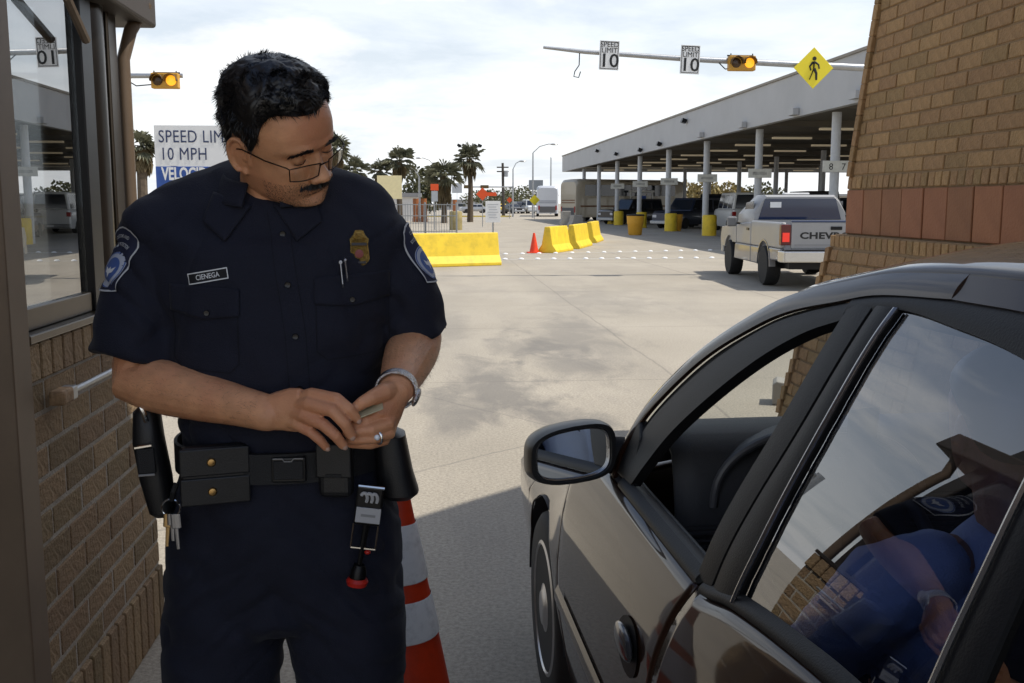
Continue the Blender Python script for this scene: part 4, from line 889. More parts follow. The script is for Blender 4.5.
for s in (-1, 1):
    L = s < 0
    fd = panel_grid('front_door', spread(0, 1, 40), lambda y: .235, lambda y: .922, P_car, car, s=s, shift=lambda u, z: (yR(z)+.004+(yF(z)-.004-yR(z)-.004)*u)-u)
    rd = panel_grid('rear_door', spread(0, 1, 40), lambda y: .235, lambda y: belt(-.95+.97*y)-.012, P_car, car, s=s, shift=lambda u, z: ((-.88-.06*max(0, min(1, (z-.6)/.3))+.0)+(yR(z)-.004-(-.88-.06*max(0, min(1, (z-.6)/.3))))*u)-u)
    panel_grid('front_fender', spread(1.06, 2.18, 64), lambda y: arch(WF, y, .27 if y > 1.2 else .235), lambda y: .93-.29*max(0, (y-.95)/1.2)**1.15, P_car, car, s=s, shift=lambda u, z: (yF(z)+.002-1.06)*(1-u))
    panel_grid('rear_quarter', spread(-2.15, -.89, 56), lambda y: arch(WR_, y, .27), lambda y: belt(y)-.01-.05*max(0, (-1.3-y)/.8)**2, P_car, car, s=s)
    MB().grid(lambda u, v: sf(.98-1.86*u, .15+.085*v, -.035, s), 30, 3).build('sill', M_trim, car, smooth=True)
    # side mouldings
    for (a, b, nm) in ((1.02, .13, fd), (.09, -.86, rd)):
        MB().grid(lambda u, v: sf(a+(b-a)*u, .475+.062*v, .004+.010*math.sin(math.pi*v), s), 30, 6).build('side_moulding', P_car, nm, smooth=True)
    # belt mouldings
    for a, b, nm in ((.60, .028, fd), (.004, -.90, rd)):
        MB().grid(lambda u, v: (lambda y: sf(y, (.924 if nm is fd else belt(y)-.010)+.022*v, .003+.006*math.sin(math.pi*v)-.012*v, s))(a+(b-a)*u), 30, 5).build('belt_moulding', M_trim, nm, smooth=True)
    # door handles: dished cup with a grey flap
    for yy, zz, nm in ((.255, .715, fd), (-.72, .75, rd)):
        hc = MB().grid(lambda u, v: (lambda a, r: sf(yy+r*.078*math.cos(a), zz+r*.052*math.sin(a), .0035-.0*r, s))(2*math.pi*u, v), 24, 4).build('handle_cup', M_trim, nm, smooth=True)
        MB().ell((s*(hwz(zz)+.010), yy, zz+.010), (.012, .066, .030), 16, 10).build('door_handle', mat('handle_satin', (.05,.05,.055), .22, .3, coat=.6), nm, smooth=True)
    # pillars and door frames, outlined on the leaning side surface
    OUT = [(.69,.935),(.665,1.016),(.605,1.116),(.450,1.247),(.272,1.346),(.160,1.388),(.019,1.418),(-.098,1.438),(-.28,1.449),(-.50,1.447),(-.80,1.415),(-1.05,1.345),(-1.30,1.20),(-1.50,1.02)]
    mid = lambda k: [(y+(-.030 if i < 4 else -.010 if i < 7 else 0 if i < 9 else .015), z-(.010 if i < 2 else .018 if i < 4 else .032)) for i, (y, z) in enumerate(OUT[:k])]
    strip(OUT[:9], mid(9), 'roof_rail', P_car, car, .0, .01, s, 4, 60, .004)
    FR = [(.625,.945),(.60,1.00),(.545,1.09),(.395,1.215),(.225,1.315),(.10,1.358),(-.03,1.388)]
    FRi = [(.535,.945),(.485,1.00),(.405,1.09),(.285,1.19),(.165,1.275),(.06,1.330),(-.035,1.362)]
    strip([(p[0]-.004, p[1]-.002) for p in mid(7)], FR, 'door_seal', M_seal, car, -.012, .01, s, 3, 50)
    strip(FR, FRi, 'door_frame', M_trim, fd, -.004, .022, s, 5, 50, .0012)
    B1 = [(.040,.935),(.022,1.02),(.004,1.086),(-.022,1.18),(-.033,1.25),(-.036,1.34),(-.036,1.388)]
    B2 = [(y-.066, z) for y, z in B1]; B3 = [(y-.075, z+.004) for y, z in B1]
    B4 = [(-.122,.955),(-.138,1.03),(-.148,1.10),(-.160,1.20),(-.164,1.26),(-.164,1.34),(-.168,1.396)]
    strip(B1, B2, 'door_frame', M_trim, fd, -.002, .022, s, 4, 40, .0012); strip(B3, B4, 'door_frame', M_trim, rd, -.002, .022, s, 4, 40, .003)
    strip([(y+.002, z) for y, z in B4], [(y-.010, z) for y, z in B4], 'frame_beading', mat('dark_chrome', (.30,.30,.31), .22, .9), rd, .003, .004, s, 3, 40, .003)
    T0 = [(-.03,1.389),(-.168,1.408),(-.316,1.408),(-.50,1.392),(-.75,1.345),(-.95,1.265),(-1.10,1.16)]
    strip([(-.03,1.396),(-.168,1.412),(-.316,1.416),(-.50,1.414),(-.80,1.385),(-1.02,1.31),(-1.2,1.2)], [(-.03,1.372),(-.17,1.392),(-.316,1.386),(-.48,1.370),(-.72,1.322),(-.90,1.25),(-1.04,1.16)], 'door_frame', M_trim, rd, -.004, .02, s, 4, 50, .003)
    strip([(-.605,1.02),(-.603,1.10),(-.600,1.20),(-.585,1.36)], [(-.665,1.02),(-.662,1.10),(-.655,1.20),(-.64,1.345)], 'door_frame', M_trim, rd, -.002, .02, s, 4, 30, .004)
    strip([(-.603,1.02),(-.601,1.10),(-.598,1.20),(-.583,1.36)], [(-.612,1.02),(-.610,1.10),(-.607,1.20),(-.592,1.36)], 'frame_beading', mat('dark_chrome', (.30,.30,.31), .22, .9), rd, .004, .004, s, 2, 30, .002)
    strip([(-.90,.995),(-.96,1.10),(-1.03,1.18),(-1.08,1.24)], [(-.95,.995),(-1.02,1.10),(-1.10,1.18),(-1.15,1.24)], 'door_frame', M_trim, rd, -.003, .02, s, 3, 30)
    strip([(-1.45,1.01),(-1.35,1.12),(-1.22,1.24),(-1.0,1.36),(-.80,1.415),(-.50,1.446),(-.28,1.448)], [(-.95,1.00),(-1.02,1.10),(-1.10,1.19),(-.97,1.31),(-.79,1.385),(-.50,1.414),(-.28,1.417)], 'rear_pillar', P_car, car, 0, .01, s, 6, 50)
    # door glass behind the front frame is wound down; the rear one is up
    def glass(A, B, nm, m, par): return strip(A, B, nm, m, par, -.009, 0, s, 10, 40)
    glass([(-.12,.945),(-.22,.962),(-.34,.975),(-.50,.985),(-.64,.995)], [(-.16,1.400),(-.26,1.400),(-.36,1.393),(-.50,1.375),(-.62,1.352)], 'rear_door_window', G_tint, rd)
    glass([(-.64,.995),(-.75,1.0),(-.93,1.0)], [(-.62,1.352),(-.74,1.322),(-1.06,1.16)], 'quarter_window', G_dark, rd)
    MB().grid(lambda u, v: sf(.55-.50*u, .905+.022*v, -.020, s), 10, 2).build('window_top_edge', G_clear, fd)
    # inner door panels
    for a, b, nm in ((1.0, .03, fd), (-.02, -.9, rd)):
        MB().grid(lambda u, v: (s*(hwz(.92)-.055-.03*(1-v)-.05*max(0, math.exp(-((v-.55)/.10)**2))), a+(b-a)*u, .26+.665*v), 20, 18).build('door_card', M_plast, nm, smooth=True, solid=.006)
        MB().grid(lambda u, v: (s*(hwz(.92)-.006-.052*v), a+(b-a)*u, .922+.012*math.sin(math.pi*v)), 20, 6).build('door_sill_trim', M_plast, nm, smooth=True)
    # wheels
    for yc, nm in ((WF, 'front_wheel'), (WR_, 'rear_wheel')):
        x0 = s*.745
        wh = MB().lathe([(.19,-.095),(.265,-.10),(.29,-.085),(.30,-.06),(.30,.06),(.29,.085),(.265,.10),(.205,.098),(.195,.09)], 48, (0,0,0), 'X').build(nm, M_rubber, car, smooth=True, loc=(x0, yc, .30))
        hub = MB().lathe([(.200,.086),(.206,.096),(.196,.100),(.185,.088),(.15,.075),(.10,.088),(.055,.100),(.05,.104),(.001,.104)], 40, (0,0,0), 'X').build('hubcap', mat('hubcap_silver', (.42,.42,.43), .28, .85, dirt=.15, dscale=20), wh, smooth=True); hub.scale = (s, 1, 1)
        for k in range(7):
            a = 2*math.pi*k/7; MB().ell((s*.083, .125*math.cos(a), .125*math.sin(a)), (.012,.030,.030), 10, 6).build('hubcap_hole', M_dark, wh, smooth=True)
        MB().lathe([(.18,-.08),(.19,.08)], 24, (0,0,0), 'X').build('rim_barrel', M_dark, wh)
        MB().grid(lambda u, v: (s*(.84-.30*v), yc+.345*math.cos(math.pi*u), .30+.345*math.sin(math.pi*u)), 20, 3).build('wheel_well', M_dark, car, smooth=True)
# roof, glass fore and aft, bonnet, boot
def edge(y): 
    P = smooth_poly([(.160,1.388),(.019,1.418),(-.098,1.438),(-.28,1.449),(-.50,1.447),(-.80,1.415),(-1.05,1.345)], 80)
    ys = [p[0] for p in P][::-1]; zs = [p[1] for p in P][::-1]; return float(np.interp(y, ys, zs))
def roof_fn(u, v):
    y = .165-1.215*u; z0 = edge(y); x0 = hwz(z0); t = 2*v-1; yy = y+.07*(1-t*t)*(1-u*1.6 if u < .6 else 0)
    return (x0*t, yy, z0+.060*(1-t*t)**.8+.004*(1-abs(t)**6))
MB().grid(roof_fn, 40, 40).build('roof', P_car, car, smooth=True, solid=.01)
MB().grid(lambda u, v: (lambda t: (t*(hwz(1.37)-.10), .10-1.0*u, 1.355+.02*(1-t*t)))(2*v-1), 10, 12).build('headliner', mat('headliner', (.16,.16,.16), .9), car, smooth=True)
WL = smooth_poly([(.72,.95),(.665,1.016),(.605,1.116),(.450,1.247),(.272,1.346),(.160,1.390)], 20)
def ws(u, v):
    y, z = WL[int(round(u*19))]; t = 2*v-1; return (hwz(z)*t*.985, y+.16*(1-t*t)*(1-.5*u), z+.02*(1-t*t)*(1-u)+.042*(1-t*t)*u)
MB().grid(ws, 19, 24).build('windshield', G_clear, car, smooth=True)
BWL = smooth_poly([(-1.05,1.345),(-1.30,1.20),(-1.50,1.03)], 14)
MB().grid(lambda u, v: (lambda y, z, t: (hwz(z)*t*.96, y-.10*(1-t*t), z+.035*(1-t*t)*(1-u)))(*BWL[int(round(u*13))], 2*v-1), 13, 20).build('rear_screen', G_dark, car, smooth=True)
MB().grid(lambda u, v: (lambda t, y: (t*(.78-.12*u), y+.10*(1-t*t), .935-.29*u**1.1-.03*t*t+.03*(1-t*t)))(2*v-1, .74+1.38*u), 24, 30).build('bonnet', P_car, car, smooth=True, solid=.01)
MB().grid(lambda u, v: (lambda t, y: (t*.76, y-.06*(1-t*t), 1.02+.02*(1-t*t)-.06*u*u))(2*v-1, -1.47-.62*u), 14, 20).build('boot_lid', P_car, car, smooth=True, solid=.01)
def bump_fn(e): return lambda u, v: (lambda t: ((.66 if e > 0 else .80)*t, (2.10 if e > 0 else -2.08)+e*(.16*(1-t**4)-.05*abs(2*v-1)**3), .26+(.30 if e > 0 else .46)*v))(2*u-1)
MB().grid(bump_fn(1), 24, 10).build('front_bumper', P_car, car, smooth=True, solid=.01); MB().grid(bump_fn(-1), 24, 10).build('rear_bumper', P_car, car, smooth=True, solid=.01)
MB().grid(lambda u, v: (lambda t: (.74*t, -2.13-.08*(1-t**4), .74+.24*v))(2*u-1), 16, 4).build('tail_panel', P_car, car, smooth=True)
for s in (-1, 1):
    MB().cbox((s*.50, 2.15, .60), (.24,.12,.10)).build('headlight', mat('headlight', (.6,.6,.62), .15), car, bevel=.03); MB().cbox((s*.60, -2.20, .86), (.26,.06,.14)).build('tail_light', mat('tail_red', (.35,.012,.01), .3), car, bevel=.02)
# cabin
MB().box(-.72,.72,-1.3,.95,.20,.25).build('cabin_floor', M_dark, car)
dash = MB().grid(lambda u, v: (lambda x, k: (x, min(k[0], .71+.2*(1-(x/.7)**2)), k[1]))(-.70+1.40*u, smooth_poly([(.98,.945),(.86,1.01),(.68,1.045),(.56,1.03),(.52,.97),(.50,.88),(.50,.78),(.56,.66),(.62,.45)], 19)[int(round(v*18))]), 24, 18).build('dashboard', M_plast, car, smooth=True, solid=.01)
def hood_fn(u, v):
    a = math.pi*u; return (-.385-.235*math.cos(a)*(1-.1*v), .50+.30*v, .90+.165*math.sin(a)**.8*(1-.25*v))
MB().grid(hood_fn, 24, 8).build('cluster_hood', M_plast, dash, smooth=True, solid=.012)
MB().tube([hood_fn(i/24, 0) for i in range(25)], .008, 8).build('hood_rim', mat('rim_trim', (.10,.10,.105), .3), dash, smooth=True)
MB().grid(lambda u, v: (-.60+.42*u, .56, .885+.12*v), 4, 4).build('cluster_face', M_dark, dash)
for (xa, xb, za, zb_) in ((-.685, -.545, .775, .862), (-.19, -.06, .84, .92), (.06, .19, .84, .92)):
    vt = MB().box(xa, xb, .488, .502, za, zb_).build('vent', M_dark, dash, bevel=.006)
    for k in range(5): MB().box(xa+.008, xb-.008, .478, .490, za+.010+k*.0155, za+.0155+k*.0155).build('vent_slat', M_plast, vt)
MB().box(-.13,.13,.492,.504,.60,.80).build('radio', M_dark, dash, bevel=.006)
sw = MB(); c0 = Vector((-.385, .36, .84)); ax = Vector((0, -.86, .5)).normalized(); e1 = Vector((1,0,0)); e2 = ax.cross(e1)
sw.tube([c0+e1*.185*math.cos(2*math.pi*i/40)+e2*.185*math.sin(2*math.pi*i/40) for i in range(41)], .015, 10, cap=False); sw.tube([c0-e1*.18, c0, c0+e1*.18], .018, 8); sw.tube([c0, c0-e2*.18], .018, 8); sw.ell(c0, (.07,.05,.06))
sw.build('steering_wheel', M_plast, car, smooth=True); MB().tube([c0, (-.385,.58,.80)], .03, 10).build('steering_column', M_plast, car)
for x in (-.375, .375):
    st = MB().loft([[(x+.24*math.cos(a)*k, y+.06*math.sin(a)-.02, z+.02*math.sin(a)) for a in [2*math.pi*i/20 for i in range(20)]] for y, z, k in ((-.12,.42,.9),(-.20,.55,1.0),(-.27,.72,1.05),(-.325,.88,1.0),(-.36,1.0,.88),(-.375,1.06,.70),(-.38,1.08,.4))]).build('seat_back', M_seat, car, smooth=True)
    MB().loft([[(x+.24*math.cos(a)*k, y, .40+h*.09*math.sin(a)) for a in [2*math.pi*i/20 for i in range(20)]] for y, k, h in ((.42,.6,.6),(.38,.95,1),(.10,1,1),(-.14,1,1.0),(-.2,.8,.7))]).build('seat_cushion', M_seat, car, smooth=True)
    hr = MB().loft([[(x+.135*math.cos(a)*k, y+.05*math.sin(a)*k, z) for a in [2*math.pi*i/20 for i in range(20)]] for y, z, k in ((-.39,1.10,.7),(-.39,1.12,1.0),(-.395,1.18,1.05),(-.40,1.245,1.0),(-.40,1.275,.85),(-.40,1.285,.5))]).build('headrest', M_seat, car, smooth=True)
    for q in (-.05, .05): MB().tube([(x+q,-.375,1.04),(x+q,-.39,1.13)], .006, 6).build('headrest_rod', M_chrome, hr)
MB().loft([[(.60*math.cos(a)*k, y+.07*math.sin(a), z) for a in [2*math.pi*i/24 for i in range(24)]] for y, z, k in ((-1.0,.45,1),(-1.1,.7,1.05),(-1.2,.95,1.0),(-1.22,1.0,.9))]).build('rear_seat', M_seat, car, smooth=True)
MB().tube([(-.60,-.12,1.24),(-.59,-.09,1.12),(-.575,-.07,.95),(-.555,-.05,.62)], [(.0025,.024)]*4, 8).build('seat_belt', mat('belt_web', (.012,.013,.02), .7), car, smooth=True)
# exterior mirror
mc = Vector((-.898, .665, .985)); mrot = Matrix.Rotation(R(7), 3, 'Z')@Matrix.Rotation(R(-4), 3, 'X')
def rr_ring(k, y, dx=0, n=40, p=3.6):
    out = []
    for i in range(n):
        a = 2*math.pi*i/n; c, s_ = math.cos(a), math.sin(a)
        x = .098*k*math.copysign(abs(c)**(2/p), c); z = .064*k*math.copysign(abs(s_)**(2/p), s_)
        z *= 1-.16*max(0, -x/.098)**1.5; z += .010*(x/.098); out.append(mc+mrot@Vector((x+dx, y, z)))
    return out
mh = MB().loft([rr_ring(.86, -.012), rr_ring(.90, -.030), rr_ring(1.0, -.030), rr_ring(1.04, -.012), rr_ring(1.05, .02), rr_ring(.98, .06, .004), rr_ring(.80, .095, .01), rr_ring(.45, .115, .02)]).build('mirror_housing', mat('gloss_black', (.008,.008,.009), .4, coat=.1, spec=.3), car, smooth=True, angle=50)
MB().loft([rr_ring(.855, -.0135), rr_ring(.855, -.016)]).build('mirror_glass', mat('mirror_glass', (.80,.82,.84), .02, 1.0), mh)
mr_ = MB(); mr_.tube(rr_ring(.87, -.020)+[rr_ring(.87, -.020)[0]], .0035, 6, cap=False); mr_.build('mirror_rim', mat('dark_chrome', (.30,.30,.31), .22, .9), mh, smooth=True)
sail = [(-.795,.69,.935),(-.79,.53,.94),(-.765,.56,1.04),(-.755,.61,1.07)]
MB().add(sail+[(x+.02, y, z) for x, y, z in sail], [(0,1,2,3),(7,6,5,4),(0,4,5,1),(1,5,6,2),(2,6,7,3),(3,7,4,0)]).build('mirror_sail', M_trim, car, bevel=.006)
MB().tube([(-.77,.70,.965),(-.86,.71,.975)], [(.045,.03),(.04,.028)], 12).build('mirror_mount', M_trim, mh, smooth=True)
# ================================================================== the officer
from mathutils import noise as mnoise
OO = Vector((-.29, 1.90, 0))
def Pp(x, y, Y): return pY(x, y, Y)-OO
M_skin = mat('skin', (.62, .310, .165), .38, var=.14, vscale=30, bump=.22, bscale=320, sss=.12, spec=.5, bdetail=7)
def skin_more(m):
    N, L = m.node_tree.nodes, m.node_tree.links; b = N['Principled BSDF']; src = b.inputs['Base Color'].links[0].from_socket
    t = N.new('ShaderNodeTexCoord'); n = N.new('ShaderNodeTexNoise'); n.inputs['Scale'].default_value = 7; n.inputs['Detail'].default_value = 3; L.new(t.outputs['Object'], n.inputs['Vector'])
    r = N.new('ShaderNodeValToRGB'); r.color_ramp.elements[0].position = .42; r.color_ramp.elements[1].position = .62; L.new(n.outputs['Fac'], r.inputs[0])
    mx = N.new('ShaderNodeMixRGB'); mx.inputs[2].default_value = (.56, .245, .130, 1); L.new(r.outputs[0], mx.inputs[0]); L.new(src, mx.inputs[1])
    L.new(mx.outputs[0], b.inputs['Base Color'])
skin_more(M_skin)
M_hair = mat('black_hair', (.008, .007, .007), .38, var=.3, vscale=60, spec=.6)
def remeshed(mb, name, m, parent, voxel, smooth_it, factor=.5, disp=None):
    me = mb.mesh(name); o = bpy.data.objects.new(name, me); COL.objects.link(o)
    r = o.modifiers.new('r', 'REMESH'); r.mode = 'VOXEL'; r.voxel_size = voxel
    if smooth_it: sm = o.modifiers.new('s', 'SMOOTH'); sm.iterations = smooth_it; sm.factor = factor
    dg = bpy.context.evaluated_depsgraph_get(); dg.update()
    me2 = bpy.data.meshes.new_from_object(o.evaluated_get(dg)); o.modifiers.clear(); o.data = me2; bpy.data.meshes.remove(me); me2.name = name
    if disp:
        nrm = [v.normal.copy() for v in me2.vertices]
        for v, nn in zip(me2.vertices, nrm): v.co += disp(v.co, nn)
    me2.materials.clear(); me2.materials.append(m); me2.polygons.foreach_set('use_smooth', [True]*len(me2.polygons)); me2.update()
    if parent: o.parent = parent
    return o
def bvh_of(o): return BVHTree.FromPolygons([v.co.copy() for v in o.data.vertices], [tuple(p.vertices) for p in o.data.polygons])
def ering(z, a, f, b, cx=0, cy=0, n=40, e=.9):
    out = []
    for i in range(n):
        t = 2*math.pi*i/n; s_, c = math.sin(t), math.cos(t)
        out.append((cx+a*math.copysign(abs(s_)**e, s_), cy+(-f if c > 0 else b)*abs(c)**e, z))
    return out
def capsule(mb, pts, rs, n=14):
    """tube with rounded ends"""
    pts = [Vector(p) for p in pts]; rs = [r if isinstance(r, tuple) else (r, r) for r in rs]
    d0 = (pts[0]-pts[1]).normalized(); d1 = (pts[-1]-pts[-2]).normalized()
    m0, m1 = max(rs[0]), max(rs[-1])
    P = [pts[0]+d0*m0*k for k in (.95, .75, .4)]+pts+[pts[-1]+d1*m1*k for k in (.4, .75, .95)]
    Q = [tuple(q*k for q in rs[0]) for k in (.3, .68, .92)]+rs+[tuple(q*k for q in rs[-1]) for k in (.92, .68, .3)]
    return mb.tube(P, Q, n)

# ---- head frame: forward, his left, up
HY, HP, HR = R(53), R(24), R(24)
f0, l0, u0 = Vector((math.sin(HY), -math.cos(HY), 0)), Vector((math.cos(HY), math.sin(HY), 0)), Vector((0,0,1))
hf = f0*math.cos(HP)-u0*math.sin(HP); hu_ = u0*math.cos(HP)+f0*math.sin(HP)
hl = l0*math.cos(HR)+hu_*math.sin(HR); hu = hu_*math.cos(HR)-l0*math.sin(HR)
HC = Pp(280, 135, 1.825)
HS = 1.03
def hd(f, l, u):
    if u < 0: u *= .87
    return HC+(hf*f+hl*l+hu*u)*HS
tb = lambda xs, ys: pchip(xs, ys)
Zs = [-.122,-.118,-.108,-.095,-.085,-.07,-.058,-.045,-.02,0,.018,.035,.06,.085,.102,.112,.116]
Ff = tb(Zs, [.060,.074,.089,.089,.088,.090,.092,.091,.090,.089,.096,.096,.090,.073,.048,.022,.004])
Bf = tb(Zs, [.030,.038,.050,.060,.066,.074,.080,.088,.098,.102,.103,.102,.096,.080,.055,.026,.005])
Wf = tb(Zs, [.030,.040,.054,.064,.068,.071,.073,.075,.075,.076,.077,.077,.073,.061,.042,.020,.004])
FE = [(.006,.028,.020,.020,.008),(-.012,.031,.001,.015,.010),(.005,.046,-.026,.018,.016),(.003,.050,-.075,.02,.02),(-.0025,.030,-.058,.006,.014)]
FM = [(.006,-.0595,.020,.0055),(-.0055,-.0672,.024,.0022),(.0065,-.0755,.019,.0055),(-.004,-.089,.022,.006),(.007,-.106,.019,.010)]
def head_pt(a, z, off=0.0):
    s_, c = math.sin(a), math.cos(a); e = .88 if c > 0 else .95
    l = Wf(z)*math.copysign(abs(s_)**e, s_); f = (Ff(z) if c > 0 else Bf(z))*math.copysign(abs(c)**e, c)
    if c > 0:
        k = min(1, c*1.6)
        for A, l1, z1, sl, sz in FE:
            for sg in (-1, 1): f += k*A*math.exp(-((l-sg*l1)/sl)**2-((z-z1)/sz)**2)
        for A, z1, sl, sz in FM: f += k*A*math.exp(-(l/sl)**2-((z-z1)/sz)**2)
    if off:
        v = Vector((f, l, z*.9)); v.normalize(); return (f+v.x*off, l+v.y*off, z+v.z*off)
    return (f, l, z)
sk = MB()
zz = [-.121+.2365*i/70 for i in range(71)]
sk.loft([[hd(*head_pt(2*math.pi*j/72, z)) for j in range(72)] for z in zz])
def hring(f, z, w_, d, n=16): return [hd(f+d*math.cos(2*math.pi*i/n), w_*math.sin(2*math.pi*i/n), z+ (.0)) for i in range(n)]
sk.loft([hring(.080,.014,.008,.010), hring(.084,.002,.0085,.012), hring(.089,-.014,.0105,.014), hring(.095,-.027,.013,.0165), hring(.099,-.036,.0155,.0195), hring(.098,-.043,.017,.0205), hring(.092,-.049,.0165,.020), hring(.086,-.053,.012,.014)])
for s in (-1, 1):
    sk.ell(hd(.100, s*.0135, -.0435), (.0105,.0105,.0085))
    sk.ell(hd(.0755, s*.031, .0005), (.0138,.0138,.0125))
    # ear: bowl, rim and lobe
    er = Matrix((hf, hl, hu)).transposed()@Matrix.Rotation(R(-24*s), 3, 'Z')@Matrix.Rotation(R(-12), 3, 'Y')
    ec = hd(-.012, s*.078, -.014)
    sk.ell(ec, (.0155,.0058,.029), 14, 10, er)
    rim = []
    for i in range(17):
        a = R(-60+270*i/16); rim.append(ec+er@Vector((-.0185*math.cos(a)*1.0+.002, s*.006, .031*math.sin(a)))*HS)
    capsule(sk, rim[::-1] if s < 0 else rim, [.0042]*17, 8)
    sk.ell(ec+er@Vector((.004, s*.002, -.030)), (.0075,.0045,.009))
    sk.ell(ec+er@Vector((.012, s*.001, -.004)), (.006,.006,.009))
# neck and the hidden upper trunk
capsule(sk, [hd(-.022,0,-.050), hd(-.022,0,-.095), Vector((.0,.005,1.50)), Vector((0,.02,1.40))], [(.060,.058),(.062,.060),(.070,.068),(.09,.08)], 24)
sk.loft([ering(z, a, b, b) for z, a, b in ((1.10,.12,.08),(1.25,.15,.09),(1.40,.17,.09),(1.48,.15,.08),(1.52,.09,.06))])
# arms
SR, SL = Vector((-.19,.015,1.45)), Vector((.178,.015,1.45))
ER, EL = Pp(136, 380, 1.835), Pp(417, 338, 1.955)
WRr, WLl = Pp(268, 413, 1.70), Pp(397, 388, 1.715)
def lerp(a, b, t): return a.lerp(b, t)
capsule(sk, [SR, lerp(SR,ER,.5), lerp(SR,ER,.92), ER, lerp(ER,WRr,.12), lerp(ER,WRr,.3), lerp(ER,WRr,.55), lerp(ER,WRr,.8), WRr], [.050,.052,.048,.047,.049,.0485,.043,.035,(.029,.032)], 20)
capsule(sk, [SL, lerp(SL,EL,.5), lerp(SL,EL,.92), EL, lerp(EL,WLl,.15), lerp(EL,WLl,.35), lerp(EL,WLl,.6), lerp(EL,WLl,.85), WLl], [.050,.052,.049,.049,.051,.050,.044,.036,(.033,.030)], 20)
# right hand (at the left of the picture): back of the hand up, fingers reaching to the card
def chain(P, r): capsule(sk, [Pp(*p) for p in P], r, 12)
pr_c = [Pp(268,413,1.705), Pp(280,411,1.695), Pp(293,410,1.684), Pp(304,409,1.672)]
sk.tube(pr_c, [(.030,.026),(.034,.023),(.0385,.020),(.036,.016)], 16)
RF = {'i': ([(296,399,1.685),(312,395,1.664),(337,399,1.640),(350,410,1.637),(357,419,1.642)], [.0125,.0128,.0108,.0098,.0082]),
      'm': ([(295,405,1.680),(309,404,1.652),(333,411,1.627),(345,424,1.627),(351,435,1.634)], [.0125,.0130,.0112,.0100,.0084]),
      'r': ([(291,413,1.682),(304,415,1.654),(324,425,1.632),(336,436,1.633),(343,445,1.640)], [.0122,.0124,.0108,.0097,.0082]),
      'p': ([(286,420,1.688),(297,424,1.664),(311,432,1.648),(320,440,1.648),(326,447,1.652)], [.0115,.0112,.0095,.0086,.0074]),
      't': ([(285,412,1.705),(303,407,1.712),(326,407,1.700),(344,410,1.685),(354,412,1.672)], [.0145,.014,.0125,.0112,.009])}
for k, (p, r) in RF.items(): chain(p, r)
# left hand (at the right): palm turned up, thumb on the card
sk.tube([Pp(397,388,1.715), Pp(391,398,1.702), Pp(386,410,1.690), Pp(384,421,1.680)], [(.029,.030),(.031,.027),(.036,.024),(.034,.018)], 16)
LF = {'t': ([(393,390,1.700),(383,393,1.672),(371,398,1.655),(362,403,1.650),(355,408,1.652)], [.018,.0165,.0128,.0112,.009]),
      'i': ([(392,405,1.700),(381,414,1.672),(366,420,1.656),(355,424,1.656),(346,427,1.66)], [.0125,.0122,.0105,.0096,.008]),
      'm': ([(393,412,1.700),(388,424,1.668),(371,430,1.648),(358,431,1.650),(347,433,1.656)], [.0125,.0125,.0108,.0098,.0082]),
      'r': ([(392,420,1.702),(389,433,1.672),(374,438,1.652),(361,439,1.653),(350,440,1.660)], [.0122,.0120,.0105,.0096,.008]),
      'p': ([(389,428,1.706),(384,440,1.684),(371,444,1.670),(360,444,1.670),(351,444,1.674)], [.011,.0108,.0094,.0086,.0074])}
for k, (p, r) in LF.items(): chain(p, r)
person = remeshed(sk, 'person', M_skin, None, .0022, 3, .5)
person.location = OO
tag(person, 'person in a dark navy uniform with glasses and moustache looking down at a card', 'person')
skin_bvh = bvh_of(person)
def part(mb, name, m, parent=person, **k): return mb.build(name, m, parent, **k)

# ---- finger nails
M_nail = mat('nail', (.52, .33, .25), .3)
for F_, sgn in ((RF, 1), (LF, 1)):
    for k, (p, r) in F_.items():
        if F_ is LF and k != 't' or F_ is RF and k == 't': continue
        tip = Pp(*p[-1]); dr = (tip-Pp(*p[-2])).normalized(); nrm = Vector((0,-1,.35)); nrm = (nrm-dr*nrm.dot(dr)).normalized(); sd_ = dr.cross(nrm)
        m3 = Matrix((sd_, dr, nrm)).transposed()
        MB().ell(tip+dr*r[-1]*.35+nrm*r[-1]*.55, (r[-1]*.62, r[-1]*.75, r[-1]*.42), 10, 8, m3).build('fingernail', M_nail, person, smooth=True)

# ---- hair
HL_ = tb([0, 25, 42, 55, 66, 74, 82, 90, 104, 116, 130, 155, 180], [.074,.076,.078,.074,.060,.026,.004,.016,.020,-.018,-.046,-.060,-.064])
def hairline(a): d = abs((math.degrees(a)+180) % 360-180); return HL_(d)
def hthick(a, z):
    k = max(0, min(1, (z-hairline(a))/.034)); top = max(0, min(1, (z-.02)/.06)); return .002+(.005+.014*top)*k**.7
hm = MB(); NA, NZ = 120, 70
for j in range(NZ):
    for i in range(NA):
        a = 2*math.pi*i/NA; z0 = hairline(a); z = z0+(.1155-z0)*(j/(NZ-1)); t = hthick(a, z)
        q = head_pt(a, min(z, .1155), t); n_ = mnoise.noise(Vector((q[0]*70, q[1]*70, q[2]*45)))*.0035+mnoise.noise(Vector(q)*190)*.0016
        hm.v.append(tuple(hd(*head_pt(a, min(z, .1155), t+n_*min(1, t/.008)))))
for j in range(NZ-1):
    for i in range(NA): hm.f.append((j*NA+i, j*NA+(i+1) % NA, (j+1)*NA+(i+1) % NA, (j+1)*NA+i))
hm.f.append(tuple((NZ-1)*NA+i for i in range(NA)))
hair = part(hm, 'hair', M_hair, smooth=True, angle=180)
